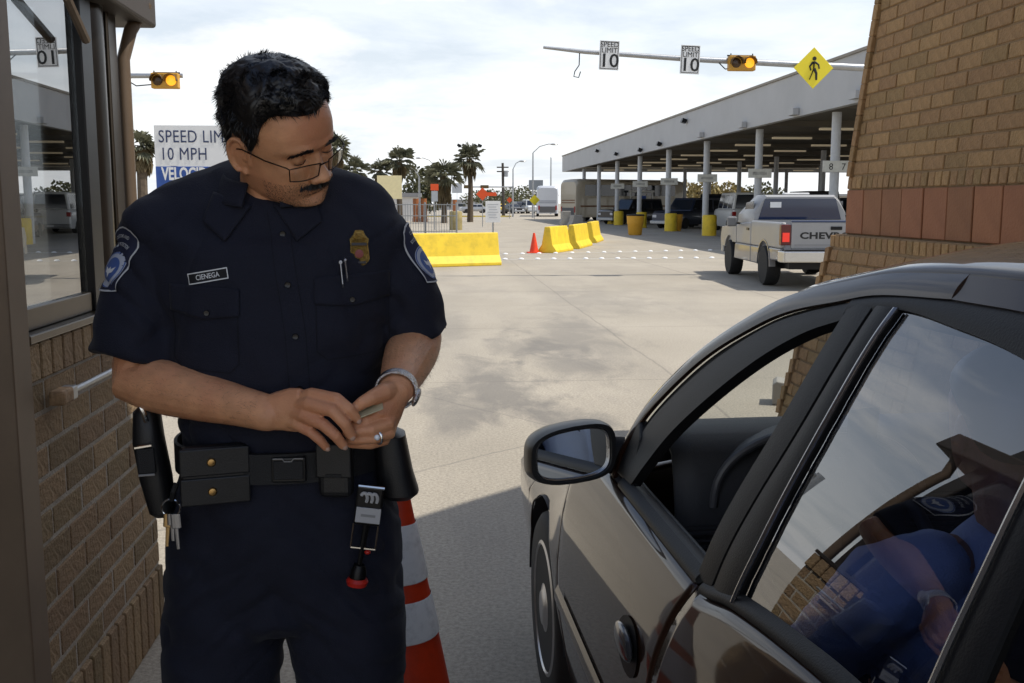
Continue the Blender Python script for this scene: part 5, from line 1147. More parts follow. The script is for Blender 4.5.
def strands(mb, n, pick, length, width, rng):
    for i in range(n):
        root, d = pick(rng); side = d.cross(Vector((rng.gauss(0,1), rng.gauss(0,1), rng.gauss(0,1)))).normalized()*width
        L_ = length*rng.uniform(.6, 1.25); m_ = root+d*L_*.55; bend = Vector((rng.gauss(0,1), rng.gauss(0,1), rng.gauss(0,1)))*L_*.12
        mb.add([root-side, root+side, m_+side*.8+bend*.4, root+d*L_+bend, m_-side*.8+bend*.4], [(0,1,2,3,4)])
rs_ = random.Random(5)
def pick_hair(rng):
    a = rng.uniform(0, 2*math.pi); z0 = hairline(a); z = z0+(.115-z0)*rng.random()**.75
    q = Vector(head_pt(a, z, hthick(a, z)*.8)); n_ = Vector((q.x, q.y, q.z*.9)).normalized()
    comb = Vector((.55 if z > .04 else .1, .35*math.sin(a), -.5+(.5 if z > .06 else 0))); comb = comb-n_*comb.dot(n_)
    w_ = Vector((mnoise.noise(q*40), mnoise.noise(q*40+Vector((7,0,0))), mnoise.noise(q*40+Vector((0,9,0)))))
    d = (n_*(.20 if z > .05 else .05)+comb*.9+w_*.7).normalized()
    return hd(*q), (hf*d.x+hl*d.y+hu*d.z)
hs = MB(); strands(hs, 10000, pick_hair, .0145, .00055, rs_); stuff(part(hs, 'hair_strands', M_hair, hair, fix=False))
# eyebrows, moustache, lashes
def pick_brow(rng):
    s = rng.choice((-1, 1)); t = rng.random(); l = .012+.036*t; z = .0165+.006*math.sin(math.pi*min(1, t*1.15))-.004*t+rng.gauss(0, .0017)
    a = math.asin(max(-1, min(1, (l/Wf(z))**(1/.88)))); q = head_pt(a*s, z, .001); d = (hl*s*.9+hu*(.35-.6*t)+hf*.25).normalized()
    return hd(*q), d
eb = MB(); strands(eb, 700, pick_brow, .008, .0005, rs_); stuff(part(eb, 'eyebrows', M_hair, fix=False))
def pick_mo(rng):
    l = rng.gauss(0, .0145); l = max(-.031, min(.031, l)); z = -.0545-.10*abs(l)*.9*abs(l)/.03+rng.gauss(0, .0022)
    a = math.asin(max(-1, min(1, math.copysign((abs(l)/Wf(z))**(1/.88), l)))); q = head_pt(a, z, .0035)
    return hd(*q), (hu*-.75+hl*(l/.02*.55)+hf*.35).normalized()
mo = MB(); strands(mo, 1200, pick_mo, .0078, .0005, rs_); stuff(part(mo, 'moustache', M_hair, fix=False))
for s in (-1, 1):
    part(MB().tube([hd(.0885-.004*((t-.5)*2)**2, s*(.031+(t-.5)*.025), -.0065+.003*abs((t-.5)*2)**2) for t in [i/8 for i in range(9)]], .0007, 6), 'eyelashes', M_hair)
# ---- stubble and the hair on his forearms
def pick_st(rng):
    a = rng.uniform(-1.25, 1.25); z = rng.uniform(-.120, -.050); q = head_pt(a, z, .0002)
    return hd(*q), (hu*-.8+hf*.5+hl*rng.uniform(-.3, .3)).normalized()
stb = MB(); strands(stb, 5000, pick_st, .0018, .00022, rs_); stuff(part(stb, 'stubble', M_hair, fix=False))
ah = MB()
for (ea, wa_) in ((ER, WRr), (EL, WLl)):
    ax_ = (wa_-ea).normalized(); e1_ = ax_.orthogonal().normalized(); e2_ = ax_.cross(e1_)
    for i in range(1500):
        t = rs_.uniform(.05, .97); an = rs_.uniform(0, 6.283); dd_ = e1_*math.cos(an)+e2_*math.sin(an)
        h_ = skin_bvh.ray_cast(ea.lerp(wa_, t)+dd_*.09, -dd_)
        if h_[0] is None: continue
        d_ = (ax_*.8+dd_*.35+Vector((rs_.gauss(0,.3), rs_.gauss(0,.3), rs_.gauss(0,.3)))).normalized(); L_ = rs_.uniform(.006, .014); sd2 = d_.cross(dd_).normalized()*.00016
        ah.add([h_[0]-sd2, h_[0]+sd2, h_[0]+d_*L_+dd_*.001], [(0,1,2)])
stuff(part(ah, 'arm_hair', M_hair, fix=False))
# ---- glasses
G_lens = glass_mat('spectacle_lens', (.96,.97,.96), .04)
M_gl = mat('glasses_frame', (.035, .022, .015), .28, .8); gls = part(MB().tube([hd(.1085,-.010,-.008), hd(.1125,0,-.004), hd(.1085,.010,-.008)], .0013, 8), 'glasses', M_gl)
for s in (-1, 1):
    def lp(l, z): return hd(.1085-.018*(l/.06)**2-.10*(-.0)-(z+.02)*-.12, s*l, z-.006)
    top = [lp(.009+.052*t, .004+.003*math.sin(math.pi*t)) for t in [i/8 for i in range(9)]]
    bot = [lp(.012+.047*t, -.024-.003*math.sin(math.pi*t)) for t in [i/8 for i in range(9)]]
    MB().tube(top+bot[::-1]+[top[0]], .0011, 6).build('rim', M_gl, gls, smooth=True)
    mb = MB(); mb.loft([top, bot], closed=False); mb.build('lens', G_lens, gls, smooth=True, fix=False)
    MB().tube([top[-1], hd(.088, s*.063, .000), hd(.05, s*.0745, .001), hd(.0, s*.0825, .004), hd(-.012, s*.083, .000), hd(-.024, s*.081, -.016)], .0012, 6).build('temple_arm', M_gl, gls, smooth=True)

# ---- shirt
def cloth_folds(co, nn):
    q = co; f = 0
    wst = math.exp(-((q.z-1.13)/.07)**2)
    f += wst*.0075*mnoise.noise(Vector((q.x*9, q.y*9, q.z*26)))
    arm = max(0, min(1, (abs(q.x)-.185)/.05)); f += arm*.006*mnoise.noise(Vector((q.x*9+5, q.y*12, q.z*22+q.x*18)))
    f += .0048*mnoise.noise(Vector((q.x*7+q.z*5, q.y*7, q.z*6-q.x*7)))+.0022*mnoise.noise(Vector((q.x*22+q.z*12, q.y*18, q.z*17)))
    # vertical drag lines from the chest to the belt and creases toward the armpits
    f += .0035*math.exp(-((abs(q.x)-.15)/.05)**2)*math.sin((q.z*38+abs(q.x)*60))*max(0, min(1, (1.42-q.z)/.1))*max(0, min(1, (q.z-1.22)/.08))
    def ridge(v): return max(0, 1-abs(mnoise.noise(v))*5)**2
    g_ = ridge(Vector((q.x*5+q.z*3, q.y*4, q.z*9-abs(q.x)*8)))*(.35+.65*max(wst, arm))+.7*wst*ridge(Vector((q.x*4+9, q.y*4, q.z*16)))
    g_ += .8*ridge(Vector((abs(q.x)*9, q.y*5+4, q.z*7+abs(q.x)*9)))*math.exp(-((abs(q.x)-.17)/.06)**2)*max(0, min(1, (q.z-1.2)/.1))
    return nn*(f*1.5-.0075*g_*max(0, min(1, (1.54-q.z)/.08)))
sh = MB()
sh.loft([[(x, y, q+(.85 if y < 0 else .4)*y*max(0, min(1, (q-1.42)/.14))**2) for x, y, q in ering(z, a, f, b, cx)] for z, a, f, b, cx in ((1.045,.178,.150,.115,.006),(1.075,.186,.158,.120,.006),(1.105,.186,.158,.126,.005),(1.15,.190,.160,.130,.004),(1.20,.195,.162,.132,.003),(1.27,.206,.160,.134,.0),(1.34,.216,.154,.134,0),(1.40,.224,.145,.132,0),(1.45,.240,.132,.124,0),(1.50,.242,.118,.114,-.008),(1.54,.236,.106,.106,-.010),(1.564,.212,.096,.098,-.010),(1.584,.150,.086,.090,-.012),(1.600,.100,.074,.082,-.014),(1.606,.080,.06,.07,-.014))])
HRc, HLc = Pp(135, 362, 1.86), Pp(415, 341, 1.925)
def sleeve(S0, hem, r0, r1, r2):
    m_ = S0.lerp(hem, .45); m_.x += math.copysign(.012, S0.x)
    sh.tube([S0+Vector((-math.copysign(.03, S0.x), 0, .012)), S0, m_, S0.lerp(hem, .8), hem], [r0*.7, r0, r1, (r1+r2)/2, r2], 28)
sleeve(Vector((-.200,.012,1.468)), HRc, .074, .080, .084); sleeve(Vector((.182,.012,1.468)), HLc, .070, .075, .074)
sh.ell((-.202,.012,1.486), (.080,.086,.074), 24, 16); sh.ell((.182,.012,1.470), (.074,.084,.074), 24, 16)
shirt = remeshed(sh, 'shirt', M_navy, person, .0045, 22, .5, cloth_folds)
SB = bvh_of(shirt)
FRONT = Vector((0,1,0))
def cast(p, n, off, bv=None):
    h = (bv or SB).ray_cast(Vector(p)-Vector(n)*.35, Vector(n))
    return (h[0]-Vector(n)*off) if h[0] is not None else Vector(p)
def decal(name, m, pts2, faces, o, u, v, n, off, parent=shirt, thick=0.0, bv=None):
    o, u, v, n = Vector(o), Vector(u).normalized(), Vector(v).normalized(), Vector(n).normalized()
    vs = [cast(o+u*a+v*b, n, off, bv) for a, b in pts2]; mb = MB(); mb.add(vs, faces)
    ob = mb.build(name, m, parent, smooth=True, fix=False)
    if thick: mo_ = ob.modifiers.new('s', 'SOLIDIFY'); mo_.thickness = thick; mo_.offset = 0
    return ob
def grid2(w_, h, nu=10, nv=10, shape=None):
    pts = [(-w_/2+w_*i/nu, -h/2+h*j/nv) for i in range(nu+1) for j in range(nv+1)]
    if shape: pts = [shape(a/w_*2, b/h*2) for a, b in pts]
    return pts, [(i*(nv+1)+j, (i+1)*(nv+1)+j, (i+1)*(nv+1)+j+1, i*(nv+1)+j+1) for i in range(nu) for j in range(nv)]
def band2(loop, w_):
    """closed outline (list of 2D) -> band of width w_ inside it"""
    n = len(loop); c = (sum(p[0] for p in loop)/n, sum(p[1] for p in loop)/n); inn = []
    for p in loop:
        d = math.hypot(p[0]-c[0], p[1]-c[1]); k = (d-w_)/d; inn.append((c[0]+(p[0]-c[0])*k, c[1]+(p[1]-c[1])*k))
    return loop+inn, [(i, (i+1) % n, n+(i+1) % n, n+i) for i in range(n)]
def text_decal(txt, size, m, o, u, v, n, off, parent, sx=1.0, bold=0.0, arcr=None, name='lettering'):
    me = text_mesh(txt, size, 0, bold, sx); bm = bmesh.new(); bm.from_mesh(me); bmesh.ops.triangulate(bm, faces=bm.faces); 
    pts = [(q.co.x, q.co.y) for q in bm.verts]; fs = [tuple(q.index for q in f.verts) for f in bm.faces]; bm.free()
    if arcr: pts = [((arcr+b)*math.sin(a/arcr), (arcr+b)*math.cos(a/arcr)-arcr) for a, b in pts]
    return decal(name, m, pts, fs, o, u, v, n, off, parent)
M_thread = mat('shirt_seam', (.004,.0045,.010), .9)
M_btn = mat('black_button', (.008,.008,.010), .25)
# placket with buttons
def on_shirt(px_, py_, Y=1.75): return Pp(px_, py_, Y)
pk = [on_shirt(x, y) for x, y in ((271,212),(280,250),(288,290),(296,336),(300,385),(300,436))]
for s_, k in ((-1, 0), (1, 0)):
    mb = MB(); W_ = .017
    a = [cast(p+Vector((s_*W_-.0011,0,0)), FRONT, .0022) for p in pk for _ in (0,)]
    fine = []
    for i in range(60):
        t = i/59*(len(pk)-1); j = min(int(t), len(pk)-2); p = pk[j].lerp(pk[j+1], t-j); fine.append(p)
    L1 = [cast(p+Vector((s_*W_-.0010,0,0)), FRONT, .0012) for p in fine]; L2 = [cast(p+Vector((s_*W_+.0010,0,0)), FRONT, .0012) for p in fine]
    mb.loft([L1, L2], closed=False); mb.build('placket_seam', M_thread, shirt, fix=False)
mb = MB(); mb.loft([[cast(p+Vector((x,0,0)), FRONT, .0016+.0008*(1-abs(x)/.0165)) for p in fine] for x in (-.0165,-.008,0,.008,.0165)], closed=False); mb.build('placket', M_navy, shirt, smooth=True, fix=False)
for x, y in ((278.5,235),(287.5,285),(296,336),(300.5,388)):
    p = cast(on_shirt(x, y), FRONT, .003); MB().lathe([(.0055,.0),(.0058,-.001),(.0050,-.0028),(.003,-.0022),(.001,-.002)], 14, p, 'Y').build('button', M_btn, shirt, smooth=True)
# chest pockets with flaps
for cx, cy, sgn in ((205, 318, -1), (352, 306, 1)):
    c = on_shirt(cx, cy, 1.77); fr = []
    loop = [(-.062,.034),(.062,.034),(.062,-.075),(.045,-.092),(-.045,-.092),(-.062,-.075)]
    den_ = [];
    for i in range(len(loop)):
        a, b = loop[i], loop[(i+1) % len(loop)]; den_ += [(a[0]+(b[0]-a[0])*k/10, a[1]+(b[1]-a[1])*k/10) for k in range(10)]
    p2, f2 = band2(den_, .0022); decal('pocket_seam', M_thread, p2, f2, c, (1,0,.06*sgn), (0,0,1), FRONT, .0012)
    flap = grid2(.128, .046, 20, 10); p2 = [(a, b+.032-.010*(1-abs(a)/.064) * (1 if b < 0 else 0)) for a, b in flap[0]]
    decal('pocket_flap', M_navy, p2, flap[1], c, (1,0,.06*sgn), (0,0,1), FRONT, .0035, thick=.002)
    pb = cast(c+Vector((0 if sgn > 0 else .006,0,.010)), FRONT, .0062); MB().lathe([(.005,0),(.0053,-.001),(.0045,-.0024),(.001,-.002)], 12, pb, 'Y').build('button', M_btn, shirt, smooth=True)
# name tape
M_tape = mat('tape_black', (.010,.010,.012), .8); M_grey = mat('thread_grey', (.46,.47,.48), .7); M_thw = mat('thread_white', (.66,.67,.68), .7)
nt = on_shirt(207.2, 276.3, 1.765); ux = Vector((.97, 0, .17)); uz = Vector((-.17, 0, .97))
p2, f2 = grid2(.071, .0185, 16, 4); tape = decal('name_tape', M_tape, p2, f2, nt, ux, uz, FRONT, .0022)
lo = [(-.0365+.073*k/20, -.0098) for k in range(20)]+[(.0365, -.0098+.0196*k/6) for k in range(6)]+[(.0365-.073*k/20, .0098) for k in range(20)]+[(-.0365, .0098-.0196*k/6) for k in range(6)]
inn = [(a*.952, b*.80) for a, b in lo]; n_ = len(lo); decal('tape_border', M_thw, lo+inn, [(i, (i+1) % n_, n_+(i+1) % n_, n_+i) for i in range(n_)], nt, ux, uz, FRONT, .0030, tape)
text_decal('CIENEGA', .0125, M_thw, nt, ux, uz, FRONT, .0033, tape, .82, .00015)
# badge: gilt shield with eagle crest
bd = cast(on_shirt(358, 250, 1.77), FRONT, .004)
M_gold = mat('badge_gold', (.80,.52,.16), .25, .9, var=.35, vscale=300, bump=.8, bscale=600); M_bred = mat('badge_enamel', (.20,.03,.03), .3); M_bblue = mat('badge_dark', (.02,.02,.03), .35)
def shield(k, y0, y1):
    pr = [(0,.034),(.008,.033),(.012,.024),(.0185,.018),(.0165,.008),(.0185,-.006),(.0195,-.018),(.014,-.025),(.006,-.031),(0,-.035)]
    full = pr+[(-a, b) for a, b in pr[-2:0:-1]]
    return [(bd.x+a*k*.92, bd.y+y0, bd.z+b*k) for a, b in full], [(bd.x+a*k*.92, bd.y+y1, bd.z+b*k) for a, b in full]
mb = MB(); r1, r2 = shield(1, 0, -.003); r3, _ = shield(.88, -.0045, 0); mb.loft([r1, r2, r3]); badge = mb.build('badge', M_gold, person, smooth=True, angle=30)
MB().ell((bd.x, bd.y-.005, bd.z+.024), (.009,.003,.007), 12, 8).build('eagle_crest', M_gold, badge, smooth=True)
for s in (-1, 1): MB().tube([(bd.x+s*.004, bd.y-.006, bd.z+.024), (bd.x+s*.011, bd.y-.006, bd.z+.021), (bd.x+s*.013, bd.y-.005, bd.z+.014)], [.003,.0028,.001], 6).build('eagle_wing', M_gold, badge)
MB().box(bd.x-.0135, bd.x+.0135, bd.y-.0062, bd.y-.0045, bd.z+.0065, bd.z+.0115).build('badge_banner', M_bblue, badge, bevel=.0005); MB().lathe([(.0095,-.0045),(.0095,-.0062),(.0085,-.0066)], 20, bd-Vector((0,0,.008)), 'Y').build('badge_ring', M_gold, badge); MB().lathe([(.0075,-.0060),(.0075,-.0072),(.002,-.0076)], 18, bd-Vector((0,0,.008)), 'Y').build('badge_seal', M_bred, badge)
MB().box(bd.x-.012, bd.x+.012, bd.y-.0060, bd.y-.0045, bd.z-.0255, bd.z-.0215).build('badge_banner', M_bblue, badge, bevel=.0005)
# pens in the pocket
for x, y0, y1, m in ((340, 263, 288, M_thw), (344.5, 261, 282, mat('pen_silver', (.5,.5,.52), .25, .8))):
    a, b = cast(on_shirt(x, y0, 1.77), FRONT, .007), cast(on_shirt(x+2.5, y1, 1.77), FRONT, .006); pn = MB().tube([a, b], [.0026,.0020], 8).build('pen', M_bblue, person, smooth=True)
    MB().tube([a+Vector((0,-.004,.001)), b+Vector((0,-.004,.006))], .0009, 6).build('pen_clip', m, pn); MB().ell(a, (.0032,.0032,.004)).build('pen_cap', m, pn, smooth=True)
# shoulder patches
M_pat = mat('patch_navy', (.014,.018,.045), .8); M_seal2 = mat('seal_silver', (.42,.45,.52), .6); M_sealb = mat('seal_blue', (.06,.11,.30), .6)
def patch(o, u, v, n):
    h, w_ = .116, .087
    pr = [(-.5,.18),(-.47,.34),(-.34,.44),(-.17,.49),(0,.505),(.17,.49),(.34,.44),(.47,.34),(.5,.18),(.46,-.1),(.42,-.34),(.39,-.5),(.2,-.505),(0,-.51),(-.2,-.505),(-.39,-.5),(-.42,-.34),(-.46,-.1)]
    pr = [(a*w_, b*h) for a, b in pr]; den_ = []
    for i in range(len(pr)):
        a, b = pr[i], pr[(i+1) % len(pr)]; den_ += [(a[0]+(b[0]-a[0])*k/4, a[1]+(b[1]-a[1])*k/4) for k in range(4)]
    rings = [[(a*k, b*k) for a, b in den_] for k in (1, .75, .5, .25, .02)]; n_ = len(den_); pts = [q for r_ in rings for q in r_]; fs = [(i*n_+j, i*n_+(j+1) % n_, (i+1)*n_+(j+1) % n_, (i+1)*n_+j) for i in range(4) for j in range(n_)]
    pa = decal('shoulder_patch', M_pat, pts, fs, o, u, v, n, .0022)
    p2, f2 = band2(den_, .0030); decal('patch_border', M_grey, p2, f2, o, u, v, n, .0034, pa)
    def disc(r0, r1, cy, nm, m, off):
        q = [((r0+(r1-r0)*k/3)*math.cos(2*math.pi*i/32), cy+(r0+(r1-r0)*k/3)*math.sin(2*math.pi*i/32)) for k in range(4) for i in range(32)]
        decal(nm, m, q, [(k*32+i, k*32+(i+1) % 32, (k+1)*32+(i+1) % 32, (k+1)*32+i) for k in range(3) for i in range(32)], o, u, v, n, off, pa)
    disc(.0002, .0320, -.020, 'seal_disc', M_seal2, .0030); disc(.0002, .0225, -.020, 'seal_field', M_sealb, .0038); disc(.0295, .0315, -.020, 'seal_rim', M_sealb, .0038)
    for pts_ in ([(-.015,.006),(-.004,.001),(0,.006),(.004,.001),(.015,.006),(.012,-.004),(.004,-.006),(0,-.014),(-.004,-.006),(-.012,-.004)],):
        c = [(a, b-.020) for a, b in pts_]; decal('seal_eagle', M_thw, c+[(0,-.022)], [(i, (i+1) % len(c), len(c)) for i in range(len(c))], o, u, v, n, .0046, pa)
    text_decal('CUSTOMS AND', .0090, M_grey, Vector(o)+Vector(v).normalized()*.041, u, v, n, .0036, pa, .72, .0001, .05)
    text_decal('BORDER PROTECTION', .0085, M_grey, Vector(o)+Vector(v).normalized()*.0265, u, v, n, .0036, pa, .62, .0001, .045)
c = on_shirt(126, 258, 1.87); n1 = Vector((.62,.78,0)); u1 = Vector((.78,-.62,0)); v1 = Vector((.20,0,.98)); patch(c, u1, v1, n1)
c = on_shirt(412, 252, 1.90); n2 = Vector((-.96,.28,0)); u2 = Vector((.28,.96,0)); v2 = Vector((-.30,0,.95)); patch(c, u2, v2, n2)
# collar: two folded wings and a stand round the neck
nb_c = Vector((-.006, .004, 0))
def collar_pt(t, k):
    a = 2*math.pi*t; zc = 1.600+.026*math.cos(a); rx, ry = .082+.026*k, .076+.030*k
    return nb_c+Vector((rx*math.sin(a), ry*math.cos(a)+.0, zc-.030*k-.012*k*k+(.0 if k < .4 else 0)))
mb = MB(); mb.grid(lambda u, v: collar_pt(.5-.5+(u-.5)*.90, v) if True else None, 48, 6)
mb.build('collar', M_navy, shirt, smooth=True, solid=.003)
for s in (-1, 1):
    A, B, C_, D = (s*.020-.006, 1.535), (s*.088-.008, 1.560), (s*.104-.006, 1.508), (s*.062-.006, 1.474)
    pts = []
    for i in range(11):
        for j in range(11):
            u, v = i/10, j/10; pts.append(tuple((A[k]*(1-u)+B[k]*u)*(1-v)+(D[k]*(1-u)+C_[k]*u)*v for k in (0, 1)))
    decal('collar_wing', M_navy, pts, [(i*11+j, (i+1)*11+j, (i+1)*11+j+1, i*11+j+1) for i in range(10) for j in range(10)], (0, 0, 0), (1, 0, 0), (0, 0, 1), FRONT, .006, thick=.003)
    # shoulder strap seams (yoke)
# ---- trousers
tr = MB()
def tfold(co, nn):
    q = co
    def ridge(v): return max(0, 1-abs(mnoise.noise(v))*4.5)**2
    g_ = ridge(Vector((q.x*5, q.y*5, q.z*14+abs(q.x)*14)))*(math.exp(-((q.z-.84)/.10)**2)+.5*math.exp(-((q.z-.55)/.1)**2)+.15)
    return nn*(-.009*g_)+nn*1.4*(.006*mnoise.noise(Vector((q.x*8, q.y*8, q.z*9+q.x*5)))+.0035*mnoise.noise(Vector((q.x*18+q.z*10, q.y*15, q.z*22)))+.006*math.exp(-((q.z-.80)/.08)**2)*mnoise.noise(Vector((q.x*10, 3, q.z*30+abs(q.x)*25))))
tr.loft([ering(z, a, f, b, cx) for z, a, f, b, cx in ((1.085,.186,.155,.120,.006),(1.03,.200,.158,.130,.006),(.97,.214,.158,.142,.006),(.90,.224,.156,.152,.004),(.83,.226,.150,.150,.002),(.77,.215,.138,.140,0),(.74,.18,.11,.12,0))])
LK, RK = Vector((-.128,-.02,.50)), Vector((.118,.01,.50))
for s, K in ((-1, LK), (1, RK)):
    tr.loft([ering(z, a, f, b, x, y, 32) for z, a, f, b, x, y in ((.88,.108,.135,.14,s*.112,0),(.78,.118,.135,.135,s*.116,-.0),(.70,.117,.125,.125,s*.121,-.005),(.60,.112 if s < 0 else .104,.112,.112,s*.124,-.01),(.50,.100,.105,.105,s*.128,-.01),(.36,.094,.098,.105,s*.135,.0),(.20,.090,.095,.105,s*.14,.01),(.075,.096,.110,.105,s*.145,.01))])
trousers = remeshed(tr, 'trousers', M_navy, person, .006, 8, .5, tfold)
TB = bvh_of(trousers)
M_lea = mat('black_leather', (.010,.010,.011), .42, var=.25, vscale=30, bump=.12, bscale=400)
M_nyl = mat('black_nylon', (.009,.009,.010), .6, bump=.3, bscale=500)
for s in (-1, 1):
    mb = MB(); mb.loft([[(s*.15+x*w_, .02+y, z) for x, z in [(math.cos(2*math.pi*i/16), 0) for i in range(16)]] for y, w_, z in ()] or [ering(z, a, f, b, s*.15, .0, 24) for z, a, f, b in ((.0,.048,.20,.085),(.012,.052,.21,.09),(.045,.052,.205,.09),(.075,.048,.12,.085),(.10,.045,.06,.08),(.16,.045,.05,.07))]); mb.build('boot', M_lea, person, smooth=True)
# ---- duty belt and its gear
def belt_ring(z, off=0.0, tilt=0.0): return [(x, y, z+tilt*x) for x, y, _ in ering(z, .193+off, .165+off, .130+off, .006, 0, 80)]
bz = Pp(290, 470, 1.725).z
beltb = part(MB().loft([belt_ring(bz-.028, .000), belt_ring(bz-.027, .006), belt_ring(bz+.027, .006), belt_ring(bz+.028, .0)], cap=False), 'duty_belt', M_nyl, smooth=True)
BB = BVHTree.FromPolygons([v.co.copy() for v in beltb.data.vertices], [tuple(p.vertices) for p in beltb.data.polygons])
def gear(px_, py_, w_, h, d, nm, m, rz=0, par=beltb, bev=.008, ry=0, seg=3):
    """box-shaped pouch whose back touches the belt surface at this pixel"""
    p = Pp(px_, py_, 1.72); q = cast(Vector((p.x, 0, p.z)), FRONT, 0, TB); c = Vector((p.x, q.y-.008-d/2, p.z))
    o = MB().cbox((0,0,0), (w_, d, h)).build(nm, m, par, bevel=bev, seg=seg); o.location = c; o.rotation_euler = (0, ry, rz); return o, c
bk, c = gear(288, 471, .060, .046, .016, 'buckle', mat('buckle_plastic', (.012,.012,.013), .3), bev=.004)
MB().box(-.026,.026,-.012,-.0082,-.017,.017).build('buckle_tongue', M_nyl, bk, bevel=.003); MB().tube([(-.026,-.011,.021),(-.010,-.011,.021),(-.006,-.011,.016),(.006,-.011,.016),(.010,-.011,.021),(.026,-.011,.021)], .0012, 6).build('buckle_edge', mat('scuffed_edge', (.25,.25,.25), .3), bk)
pch, c = gear(213, 476, .118, .104, .034, 'magazine_pouch', M_lea, rz=R(14), bev=.012)
for zz_ in (.026, -.026):
    fl_ = MB().box(-.058,.058,-.0215,-.0165,zz_-.024,zz_+.024).build('pouch_flap', M_lea, pch, bevel=.006); MB().lathe([(.0078,-.0215),(.0078,-.0235),(.006,-.0260),(.002,-.0268)], 16, (-.006,0,zz_), 'Y').build('brass_snap', mat('brass', (.42,.26,.10), .3, .95), pch, smooth=True)
pc2, c = gear(335, 473, .060, .098, .036, 'belt_pouch', M_lea, rz=R(-8), bev=.012)
MB().box(-.031,.031,-.0225,-.0175,-.010,.050).build('pouch_flap', M_lea, pc2, bevel=.006); MB().box(-.014,.014,-.0248,-.0226,-.008,-.003).build('flap_tab', M_nyl, pc2)
# holster on his right hip, radio holder and keys
p = Pp(151, 450, 1.83); hol = MB().loft([ering(z, a, f, f, x, 0, 20, .7) for z, a, f, x in ((.085,.012,.022,.002),(.075,.022,.030,.0),(.02,.026,.034,-.002),(-.05,.027,.033,.004),(-.115,.022,.028,.010),(-.125,.012,.016,.010))]).build('holster', M_lea, beltb, smooth=True, loc=p); hol.rotation_euler = (0, R(-3), 0)
MB().box(-.016,.016,-.040,-.032,-.035,.012).build('holster_strap', M_nyl, hol, bevel=.003); MB().tube([(-.016,-.041,.015),(.014,-.041,.018)], .003, 6).build('strap_bar', M_chrome, hol); MB().tube([(-.014,-.041,-.036),(.014,-.041,-.036)], .0022, 6).build('strap_bar', mat('scuffed_edge', (.25,.25,.25), .3), hol)
MB().tube([(.006,-.03,.060),(.004,-.036,.078),(-.002,-.034,.092)], .005, 8).build('chrome_snap', M_chrome, hol, smooth=True)
p = Pp(171, 508, 1.76); key = part(MB().tube([p+Vector((.016*math.cos(2*math.pi*i/24), 0, .016*math.sin(2*math.pi*i/24))) for i in range(25)], .0016, 6), 'key_ring', M_chrome, beltb, smooth=True)
MB().tube([p+Vector((.012,0,.045)), p+Vector((.006,-.004,.03)), p+Vector((.002,0,.014))], .005, 8).build('ring_strap', M_lea, key)
for dx, ang, L_, m in ((-.004, .10, .055, mat('key_brass', (.50,.34,.16), .35, .9)), (.008, -.05, .060, mat('key_steel', (.32,.32,.33), .35, .9)), (.002, .0, .045, mat('key_steel', (.32,.32,.33), .35, .9))):
    k0 = p+Vector((dx, -.004-dx*.2, -.014)); k1 = k0+Vector((math.sin(-ang)*L_, 0, -L_))
    kk = MB().tube([k0+Vector((0,0,.004)), k0.lerp(k1,.35), k0.lerp(k1,.38), k1], [(.0012,.0085),(.0012,.0085),(.001,.0038),(.001,.003)], 8).build('key', m, key)
# personal radiation pager hanging at his left hip with red bumper
p = Pp(369, 505, 1.745); pg = MB().box(-.024,.024,-.009,.009,-.036,.036).build('pager_clip', M_blackmetal, beltb, bevel=.004, loc=p); pg.rotation_euler = (0, R(8), 0)
MB().tube([(-.022,-.010,.036),(.024,-.010,.036)], .0035, 8).build('chrome_bar', M_chrome, pg)
for k in range(3): MB().tube([(-.010+k*.009+.006*math.cos(a), -.010-.004*math.sin(a), .014+.011*math.sin(a)) for a in [math.pi*i/8-.6 for i in range(9)]], .0032, 8).build('coil', mat('grey_plastic', (.42,.42,.43), .4), pg, smooth=True)
MB().box(-.021,.023,-.0125,-.0092,-.030,-.002).build('grey_label', mat('label_grey', (.38,.38,.39), .4), pg, bevel=.001); MB().box(-.012,.014,-.0131,-.0126,-.0185,-.0140).build('faint_print', mat('faint_dark', (.22,.22,.22), .5), pg)
for sx in (-.023, .021): MB().tube([(sx,0,-.036),(sx,-.002,-.080)], .0018, 6).build('wire_frame', M_chrome, pg)
MB().tube([(-.023,-.002,-.080),(.021,-.002,-.080)], .0022, 6).build('wire_frame', M_chrome, pg); MB().tube([(0,0,-.036),(-.004,0,-.115)], [.006,.0045], 8).build('stem', M_blackmetal, pg); MB().ell((.008,-.004,-.086), (.006,.005,.004)).build('red_bead', mat('red_plastic', (.45,.02,.012), .3), pg, smooth=True)
MB().lathe([(.010,-.112),(.014,-.122),(.015,-.136)], 14, (-.004,0,0)).build('end_cap', M_blackmetal, pg, smooth=True); MB().lathe([(.016,-.1365),(.020,-.142),(.018,-.150),(.008,-.154)], 16, (-.004,0,0)).build('red_bumper', mat('red_plastic', (.45,.02,.012), .3), pg, smooth=True)
# covered holder on his left hip
p = Pp(395, 462, 1.84); MB().loft([ering(z, a, f, f, x, 0, 20, .7) for z, a, f, x in ((.065,.014,.03,-.012),(.055,.030,.045,-.010),(-.02,.034,.05,.0),(-.055,.036,.05,.008),(-.066,.024,.035,.008))]).build('hip_holder', M_lea, beltb, smooth=True, loc=p)
